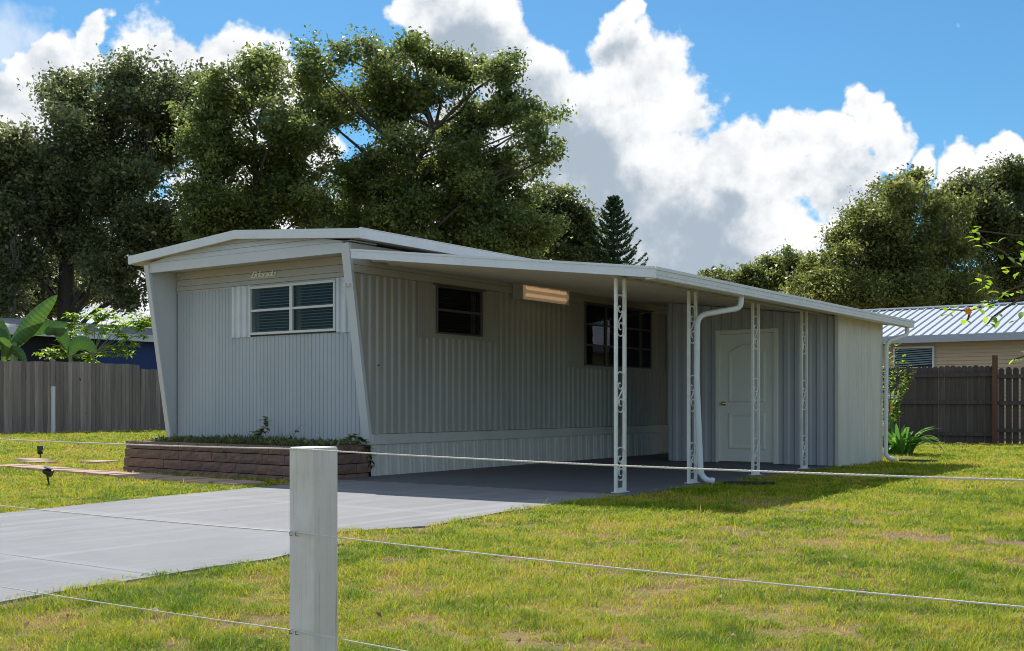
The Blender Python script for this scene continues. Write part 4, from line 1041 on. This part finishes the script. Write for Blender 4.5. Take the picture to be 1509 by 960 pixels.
# banana plant ---------------------------------------------------------
def broadleaf(V, F, T, pts, width, tint, side=None, n=34, fold=.3, ragged=.06):
    P_ = [Vector(p) for p in pts]; out = []
    for i in range(n+1):                  # quadratic chain through points
        t = i/n*(len(P_)-1); k = min(int(t), len(P_)-2); u = t-k
        p0 = P_[max(k-1, 0)]; p1 = P_[k]; p2 = P_[k+1]; p3 = P_[min(k+2, len(P_)-1)]
        out.append(.5*((2*p1) + (p2-p0)*u + (2*p0-5*p1+4*p2-p3)*u*u + (3*p1-p0-3*p2+p3)*u**3))
    b = len(V)
    for i, p in enumerate(out):
        t = i/n; tg = (out[min(i+1, n)] - out[max(i-1, 0)]).normalized(); s = tg.cross(Vector(side or (0, 0, 1))); 
        s = s.normalized() if s.length > .05 else Vector((1, 0, 0)); up = s.cross(tg)
        w = width*.37*(sin(pi*min(1, .06 + .94*t)))**.8 if 0 < i < n else .015
        for k_ in (-1, -.5, 0, .5, 1):
            rg = random.uniform(-ragged, ragged)*w if abs(k_) == 1 else 0
            V.append(tuple(p + s*k_*w + tg*rg + up*((abs(k_)**1.4)*w*fold + (i % 2)*abs(k_)*.018))); T.append(tint + (.2 if i % 2 else -.15) + random.uniform(-.12, .12) + (.12 if k_ == 0 else 0))
        if i:
            q_ = b + 5*i
            for k_ in range(4): F.append((q_-5+k_, q_-4+k_, q_+1+k_, q_+k_))
def banana():
    d = 29.6; b0 = at(22, 560, d); b0.z = .15
    r = tag(empty('banana_plant', b0), 'banana plant with huge glossy leaves rising over the left fence', 'banana plant')
    m = MB(); A_ = at(22, 505, d); m.tube([b0, at(20, 540, d), A_], [.13, .11, .06], 10)
    b2 = at(105, 560, d+.4); b2.z = .15; m.tube([b2, at(104, 530, d+.4), at(98, 500, d+.4), at(90, 488, d+.4)], [.09, .05, .03, .02], 8)
    m.build('stem', STEM, r)
    L_ = [([(14, 515), (35, 490), (58, 462), (84, 435)], .62, .55, .0), ([(16, 512), (40, 488), (70, 482), (100, 478)], .55, .35, .3),
          ([(66, 492), (82, 486), (92, 500), (101, 520)], .5, .35, .2), ([(102, 523), (112, 508), (128, 508), (142, 520)], .5, .3, -.2), ([(8, 520), (2, 502), (-4, 492), (-14, 486)], .55, .45, .1),
          ([(10, 530), (18, 520), (28, 522), (40, 540)], .42, .5, -.5), ([(4, 535), (8, 515), (6, 505), (0, 498)], .42, .6, -.6), ([(18, 520), (-6, 478), (-30, 460)], .5, .4, .4)]
    for px_, w, ti, dd in L_:
        V, F, T = [], [], []
        broadleaf(V, F, T, [at(a, b, d + dd*(i/len(px_))) for i, (a, b) in enumerate(px_)], w, ti, side=(FW[0], FW[1], .25), fold=.35)
        leafobj('leaf', V, F, T, L_BANANA, r)
banana()
# papaya-like plant with palmate leaves
def papaya():
    d = 31.2; b0 = at(140, 560, d); b0.z = .15
    r = tag(empty('papaya_plant', b0), 'bright yellow green plant with lobed palmate leaves over the left fence', 'papaya plant')
    m = MB(); V, F, T = [], [], []
    fork = at(138, 522, d); m.tube([b0, fork], [.04, .03], 7)
    heads = [(100, 478), (118, 470), (140, 466), (160, 468), (178, 474), (196, 480), (206, 492), (88, 490), (70, 522), (86, 518), (182, 500), (168, 518), (186, 522), (128, 488), (150, 484), (170, 488), (110, 496), (200, 470), (152, 462), (190, 508), (126, 530), (134, 528), (214, 482), (96, 505)]
    for hx, hy in heads:
        c = at(hx, hy, d + random.uniform(-.45, .45)); m.tube([fork, fork.lerp(c, .5) + Vector((0, 0, -.05)), c], [.013, .010, .006], 5, cap=False)
        for k in range(8):
            cc = c + Vector((random.uniform(-.24, .24), random.uniform(-.24, .24), random.uniform(-.12, .16))); a0 = random.random()*6.28
            for j in range(7):
                a = a0 + (j-3)*.62; ln = random.uniform(.17, .30)*(1 - .08*abs(j-3))
                strap(V, F, T, cc, a, ln, .075, random.uniform(-.1, .45), random.uniform(.5, 1.4), random.uniform(.1, .9), 5, .1)
    m.build('stem', STEM, r); leafobj('foliage', V, F, T, L_BRIGHT, r)
papaya()
# crinum by the shed
def crinum():
    c = groundpt(1327, 672); r = tag(empty('crinum_lily', (c[0], c[1], -.03)), 'strap leaved lily clump in mulch beside the shed corner', 'lily plant')
    for i in range(64):
        V, F, T = [], [], []
        a = random.random()*2*pi; rr = random.random()*.22
        strap(V, F, T, (c[0]+cos(a)*rr, c[1]+sin(a)*rr, -.02), a + random.uniform(-.5, .5), random.uniform(.5, .95), .085, random.uniform(1.05, 1.5), random.uniform(.7, 2.1), random.random()*.9, 9, .35)
        leafobj('leaf', V, F, T, L_LILY, r)
    for (ex, ez, ln) in ((.25, 1.0, 1.05), (.1, 1.15, 1.0)):
        V, F, T = [], [], []; strap(V, F, T, (c[0]+.1, c[1]+.1, 0), YAW + ex, ln, .07, ez, 2.4, .5, 12, .35); leafobj('leaf', V, F, T, L_LILY, r)
crinum()
c = groundpt(1335, 676); m = MB(); ring = [(c[0] + .62*cos(a)*(1+.15*sin(3*a)), c[1] + .5*sin(a)*(1+.1*cos(5*a)), -.022) for a in [2*pi*i/28 for i in range(28)]]
m.add([(c[0], c[1], .025)] + ring, [(0, 1+i, 1+(i+1) % 28) for i in range(28)])
V, F = [], []
tag(m.build('mulch_bed', MULCH, smooth=True), kind='structure')
# shrub past the shed corner
st = []
b0 = at(1306, 640, 21.0); b0.z = 0
for a, b in ((1322, 505), (1332, 520), (1320, 535), (1345, 548), (1335, 560), (1312, 520), (1318, 590), (1340, 535), (1310, 560), (1325, 575), (1350, 542), (1308, 505), (1316, 548), (1328, 606)):
    e = at(a, b, 21 + random.uniform(-.4, .4)); st.append([b0, b0.lerp(e, .5) + Vector((random.uniform(-.1, .1), 0, .15)), e])
leafy('garden_shrub', 'loose sunlit green shrub growing past the shed corner in front of the dark fence', 'shrub', st, L_BRIGHT, .055, .05, stem_r=.007, both=2, sm=BARK)

# young tree just outside the frame whose branches reach in at the right
def sapling():
    d = 7.5; b0 = at(1640, 700, d); b0.z = -.03
    r = tag(empty('sapling', b0), 'bright leafy branches with one orange blossom reaching in at the right edge', 'sapling')
    m = MB(); V, F, T = [], [], []
    trunk = [b0, at(1625, 560, d), at(1610, 460, d), at(1590, 380, d)]; m.tube(trunk, [.022, .018, .013, .008], 7)
    br = [[(1610, 460), (1560, 440), (1509, 437), (1470, 445), (1430, 458), (1385, 456)], [(1509, 437), (1480, 455), (1462, 468), (1455, 478)], [(1600, 420), (1550, 400), (1500, 392), (1470, 396)], [(1590, 380), (1530, 350), (1480, 345), (1440, 340)],
          [(1500, 392), (1480, 372), (1460, 362), (1443, 345)], [(1550, 400), (1510, 420), (1480, 430), (1450, 418)], [(1610, 520), (1560, 530), (1510, 525), (1494, 530)], [(1430, 458), (1426, 472)], [(1600, 420), (1560, 360), (1520, 375), (1490, 383)]]
    for b in br: m.tube([at(x, y, d + .03*i) for i, (x, y) in enumerate(b)], [.008*(1-.75*i/len(b))+.001 for i in range(len(b))], 5, cap=False)
    sp = [(1388, 455), (1402, 452), (1396, 463), (1412, 455), (1424, 472), (1429, 468), (1440, 448), (1446, 456), (1452, 446), (1458, 452), (1464, 446), (1455, 470), (1462, 474), (1470, 476), (1466, 466), (1456, 479), (1438, 342), (1446, 336), (1432, 348), (1440, 356), (1452, 362), (1459, 361), (1448, 366), (1475, 380), (1487, 378), (1492, 388), (1503, 372), (1507, 380), (1474, 395), (1482, 402), (1502, 404), (1508, 408), (1445, 416), (1453, 412), (1458, 420), (1450, 424), (1470, 430), (1476, 434), (1488, 432), (1500, 430), (1496, 470), (1508, 462), (1495, 528), (1502, 520), (1507, 532), (1520, 440), (1530, 400), (1540, 360), (1560, 420), (1550, 380), (1480, 350), (1500, 356), (1530, 350), (1560, 350), (1580, 400), (1540, 530), (1530, 430), (1570, 450), (1590, 370)]
    for x, y in sp:
        for k in range(2 if random.random() < .5 else 1):
            c = at(x + random.uniform(-3, 3), y + random.uniform(-3, 3), d + random.uniform(-.1, .2)); a = random.random()*6.28
            strap(V, F, T, c, a, random.uniform(.045, .075), random.uniform(.03, .045), random.uniform(-.6, .4), random.uniform(.2, 1), random.random(), 5, .2)
    m.build('stem', BARK, r); leafobj('foliage', V, F, T, L_BRIGHT, r)
    c = at(1427, 459, d); m = MB()
    for k in range(7):
        a = 2*pi*k/7; m.add([c, c + Vector((cos(a)*.02, 0, sin(a)*.02)), c + Vector((cos(a+.45)*.027, -.008, sin(a+.45)*.027)), c + Vector((cos(a+.9)*.02, 0, sin(a+.9)*.02))], [(0, 1, 2, 3)])
    m.build('blossom', surf('orange_petal', (.75, .30, .02), .6, bmp=0), r)
sapling()

# ================================================================== LIGHT, SKY
SUNV = Vector((-.60, .50, 1.0)).normalized(); EL = math.asin(SUNV.z); AZ = atan2(SUNV.x, SUNV.y)
ld = bpy.data.lights.new('sun', 'SUN'); ld.energy = 5.0; ld.angle = radians(.53); ld.color = (1, .955, .88)
lo = bpy.data.objects.new('sun', ld); COL.objects.link(lo); lo.rotation_euler = SUNV.to_track_quat('Z', 'Y').to_euler()
lo.location = (-20, 20, 40)
W_ = bpy.data.worlds.new('World'); sc.world = W_; W_.use_nodes = True; nt = W_.node_tree
for n in list(nt.nodes): nt.nodes.remove(n)
out = N(nt, 'ShaderNodeOutputWorld'); sky = N(nt, 'ShaderNodeTexSky'); sky.sky_type = 'NISHITA'; sky.sun_disc = False; sky.sun_elevation = EL; sky.sun_rotation = AZ
sky.air_density = 1.0; sky.dust_density = .25; sky.ozone_density = 2.2; sky.altitude = 0
bg = N(nt, 'ShaderNodeBackground'); bg.inputs[1].default_value = .115
nt.links.new(mixc(nt, 1.0, sky.outputs[0], (.46, .82, .97), 'MULTIPLY'), bg.inputs[0])
tc = N(nt, 'ShaderNodeTexCoord'); DIR = tc.outputs['Generated']
def wn(scale, detail, rough=.55, dist=0):
    n = N(nt, 'ShaderNodeTexNoise'); n.inputs['Scale'].default_value = scale; n.inputs['Detail'].default_value = detail; n.inputs['Roughness'].default_value = rough; n.inputs['Distortion'].default_value = dist
    nt.links.new(DIR, n.inputs['Vector']); return n
def M(op, a, b=None, c=None):
    n = N(nt, 'ShaderNodeMath', operation=op)
    for i, v in enumerate((a, b, c)):
        if v is None: continue
        if isinstance(v, (int, float)): n.inputs[i].default_value = v
        else: nt.links.new(v, n.inputs[i])
    return n.outputs[0]
warp = wn(7, 5, .6); wv = N(nt, 'ShaderNodeVectorMath', operation='MULTIPLY_ADD'); nt.links.new(warp.outputs['Color'], wv.inputs[0]); wv.inputs[1].default_value = (.10, .10, .10)
sub = N(nt, 'ShaderNodeVectorMath', operation='SUBTRACT'); nt.links.new(DIR, sub.inputs[0]); sub.inputs[1].default_value = (.05, .05, .05); nt.links.new(sub.outputs[0], wv.inputs[2])
def dirof(px, py): 
    v = Vector((FW[0] + (px-CX)/FPX*RT[0], FW[1] + (px-CX)/FPX*RT[1], -(py-HY)/FPX)); L_ = v.length; return v/L_, 1/L_
def blobs(lst, k=.12):
    acc = None
    for px, py, r in lst:
        c, s = dirof(px, py); d = N(nt, 'ShaderNodeVectorMath', operation='DISTANCE'); nt.links.new(wv.outputs[0], d.inputs[0]); d.inputs[1].default_value = c
        v = M('MULTIPLY_ADD', d.outputs['Value'], -1/(r/FPX*s), 1.0)
        acc = v if acc is None else M('SMOOTH_MAX', acc, v, k)
    return acc
CL = [(1175, 275, 42), (1225, 285, 40), (235, 85, 62), (330, 88, 56), (405, 92, 46), (90, 80, 50), (957, 188, 95), (905, 269, 95), (60, 470, 70), (180, 470, 70), (300, 470, 80), (930, 185, 60), (900, 280, 60), (930, 260, 60), (990, 290, 60), (610, 15, 40), (690, 50, 85), (650, 100, 60), (765, 110, 82), (825, 190, 88), (700, 190, 100), (925, 55, 48), (955, 110, 66), (900, 190, 80), (1015, 160, 66), (985, 235, 92), (1090, 205, 55), (1065, 270, 62), (1150, 212, 50), (1215, 215, 40), (1262, 165, 34), (1278, 192, 30), (1290, 228, 40), (1345, 245, 30), (1405, 248, 34), (1440, 250, 30), (1470, 240, 36), (1500, 232, 30), (1540, 240, 45), (860, 280, 95), (950, 335, 105), (1060, 370, 90), (1140, 335, 60), (1215, 305, 46), (1275, 295, 42), (1330, 300, 30), (1180, 385, 70), (780, 300, 100), (1300, 400, 80), (920, 5, 36),
      (148, 58, 36), (150, 90, 50), (105, 98, 50), (60, 122, 50), (205, 105, 48), (10, 155, 50), (270, 112, 50), (335, 112, 50), (395, 112, 46), (440, 140, 50), (1120, 265, 60), (1240, 255, 48), (60, 200, 80), (200, 180, 80), (320, 180, 70), (460, 230, 60), (550, 40, 0.01 + 12), (-60, 190, 70), (120, 300, 120), (350, 330, 130), (600, 330, 120), (700, 260, 110)]
# the same weather beyond the picture: towering cumulus all round the horizon
random.seed(5)
for az in range(0, 360, 24):
    c_ = az - 0
    if -34 < ((az - (-35.3)*-1 + 180) % 360) - 180 < 34: continue
CLO = []
b1 = blobs(CL, .15)
big = wn(2.3, 6, .55); sz = N(nt, 'ShaderNodeSeparateXYZ'); nt.links.new(DIR, sz.inputs[0])
fdot = N(nt, 'ShaderNodeVectorMath', operation='DOT_PRODUCT'); nt.links.new(DIR, fdot.inputs[0]); fdot.inputs[1].default_value = (FW[0], FW[1], 0)
outside = M('MULTIPLY', M('SUBTRACT', .72, fdot.outputs['Value']), 6); outside = M('MINIMUM', M('MAXIMUM', outside, 0), 1)
gen = M('SUBTRACT', M('MULTIPLY', M('SUBTRACT', big.outputs['Fac'], .52), 5), M('MULTIPLY', M('SUBTRACT', 1, outside), 4))
f1 = wn(16, 9, .58, .15); f2 = wn(48, 6, .6)
f0 = wn(8, 5, .55)
det = M('ADD', M('MULTIPLY', M('SUBTRACT', f0.outputs['Fac'], .5), .75), M('MULTIPLY', M('SUBTRACT', f1.outputs['Fac'], .5), 1.5)); det = M('ADD', det, M('MULTIPLY', M('SUBTRACT', f2.outputs['Fac'], .5), .6))
hole = blobs([(830, 60, 22)], .1)
b1 = M('SUBTRACT', b1, M('MULTIPLY', M('MAXIMUM', M('MULTIPLY_ADD', hole, 1, .2), 0), 1.0))
dens = M('ADD', M('MAXIMUM', M('MINIMUM', b1, 1.3), gen), det)
# thin greyish veil at the far left and a few torn wisps
w1 = blobs([(15, 70, 55), (45, 60, 35), (1395, 78, 13), (885, 12, 16), (1040, 45, 9), (570, 150, 14)], .1)
veil = M('MULTIPLY', M('MAXIMUM', M('MULTIPLY_ADD', det, .9, w1), 0), .9); veil = M('MINIMUM', veil, .55)
def ss(x, a, b):
    r = N(nt, 'ShaderNodeMapRange', interpolation_type='SMOOTHSTEP'); r.inputs['From Min'].default_value = a; r.inputs['From Max'].default_value = b; nt.links.new(x, r.inputs['Value']); return r.outputs[0]
alpha = M('MAXIMUM', ss(dens, -.02, .24), veil)
horizon = ss(sz.outputs[2], -.03, .0); alpha = M('MULTIPLY', alpha, horizon)
# thickness decides how bright: thin rims glow, deep bodies turn grey
sh = wn(9, 6, .6, .3); sh2 = wn(26, 6, .62)
core = M('ADD', M('MULTIPLY', ss(dens, .2, 1.9), 1.0), M('MULTIPLY', M('SUBTRACT', sh.outputs['Fac'], .5), 2.2))
offn = N(nt, 'ShaderNodeTexNoise'); offn.inputs['Scale'].default_value = 16; offn.inputs['Detail'].default_value = 9; offn.inputs['Roughness'].default_value = .58; offn.inputs['Distortion'].default_value = .15
ov = N(nt, 'ShaderNodeVectorMath', operation='ADD'); nt.links.new(DIR, ov.inputs[0]); ov.inputs[1].default_value = tuple(SUNV*.022); nt.links.new(ov.outputs[0], offn.inputs['Vector'])
core = M('ADD', core, M('MULTIPLY', M('SUBTRACT', offn.outputs['Fac'], f1.outputs['Fac']), 3.2))
core = M('ADD', core, M('MULTIPLY', M('SUBTRACT', sh2.outputs['Fac'], .5), 1.0))
low = blobs([(900, 330, 120), (980, 380, 130), (1070, 300, 40), (690, 90, 70), (760, 200, 90), (850, 260, 90), (1060, 410, 90), (640, 160, 60), (1080, 160, 22), (920, 60, 40)], .2)
core = M('ADD', core, M('MULTIPLY', ss(low, -.25, .5), 1.0))
g_ = ss(core, -.15, 1.45)
cc = N(nt, 'ShaderNodeMix'); cc.data_type = 'RGBA'; nt.links.new(g_, cc.inputs[0]); cc.inputs[6].default_value = (.95, .96, .97, 1); cc.inputs[7].default_value = (.40, .475, .56, 1)
bc = N(nt, 'ShaderNodeBackground'); nt.links.new(cc.outputs[2], bc.inputs[0]); bc.inputs[1].default_value = 1.0
mx = N(nt, 'ShaderNodeMixShader'); nt.links.new(alpha, mx.inputs[0]); nt.links.new(bg.outputs[0], mx.inputs[1]); nt.links.new(bc.outputs[0], mx.inputs[2]); nt.links.new(mx.outputs[0], out.inputs[0])

# ================================================================== CAMERA
cd = bpy.data.cameras.new('camera'); cd.sensor_width = 36; cd.lens = FPX/1509*36; cd.shift_y = (HY-480)/1509; cd.clip_end = 2000; cd.clip_start = .05
co = bpy.data.objects.new('camera', cd); COL.objects.link(co); co.location = (CAM[0], CAM[1], CH); co.rotation_euler = (pi/2, 0, YAW); sc.camera = co
sc.view_settings.view_transform = 'Standard'; sc.view_settings.look = 'None'; sc.view_settings.exposure = .1; sc.view_settings.gamma = 1
sc.render.engine = 'CYCLES'; sc.cycles.max_bounces = 8; sc.cycles.diffuse_bounces = 4; sc.cycles.transparent_max_bounces = 12; sc.cycles.use_denoising = True; sc.cycles.filter_width = 1.0
sc.cycles.sample_clamp_indirect = 6
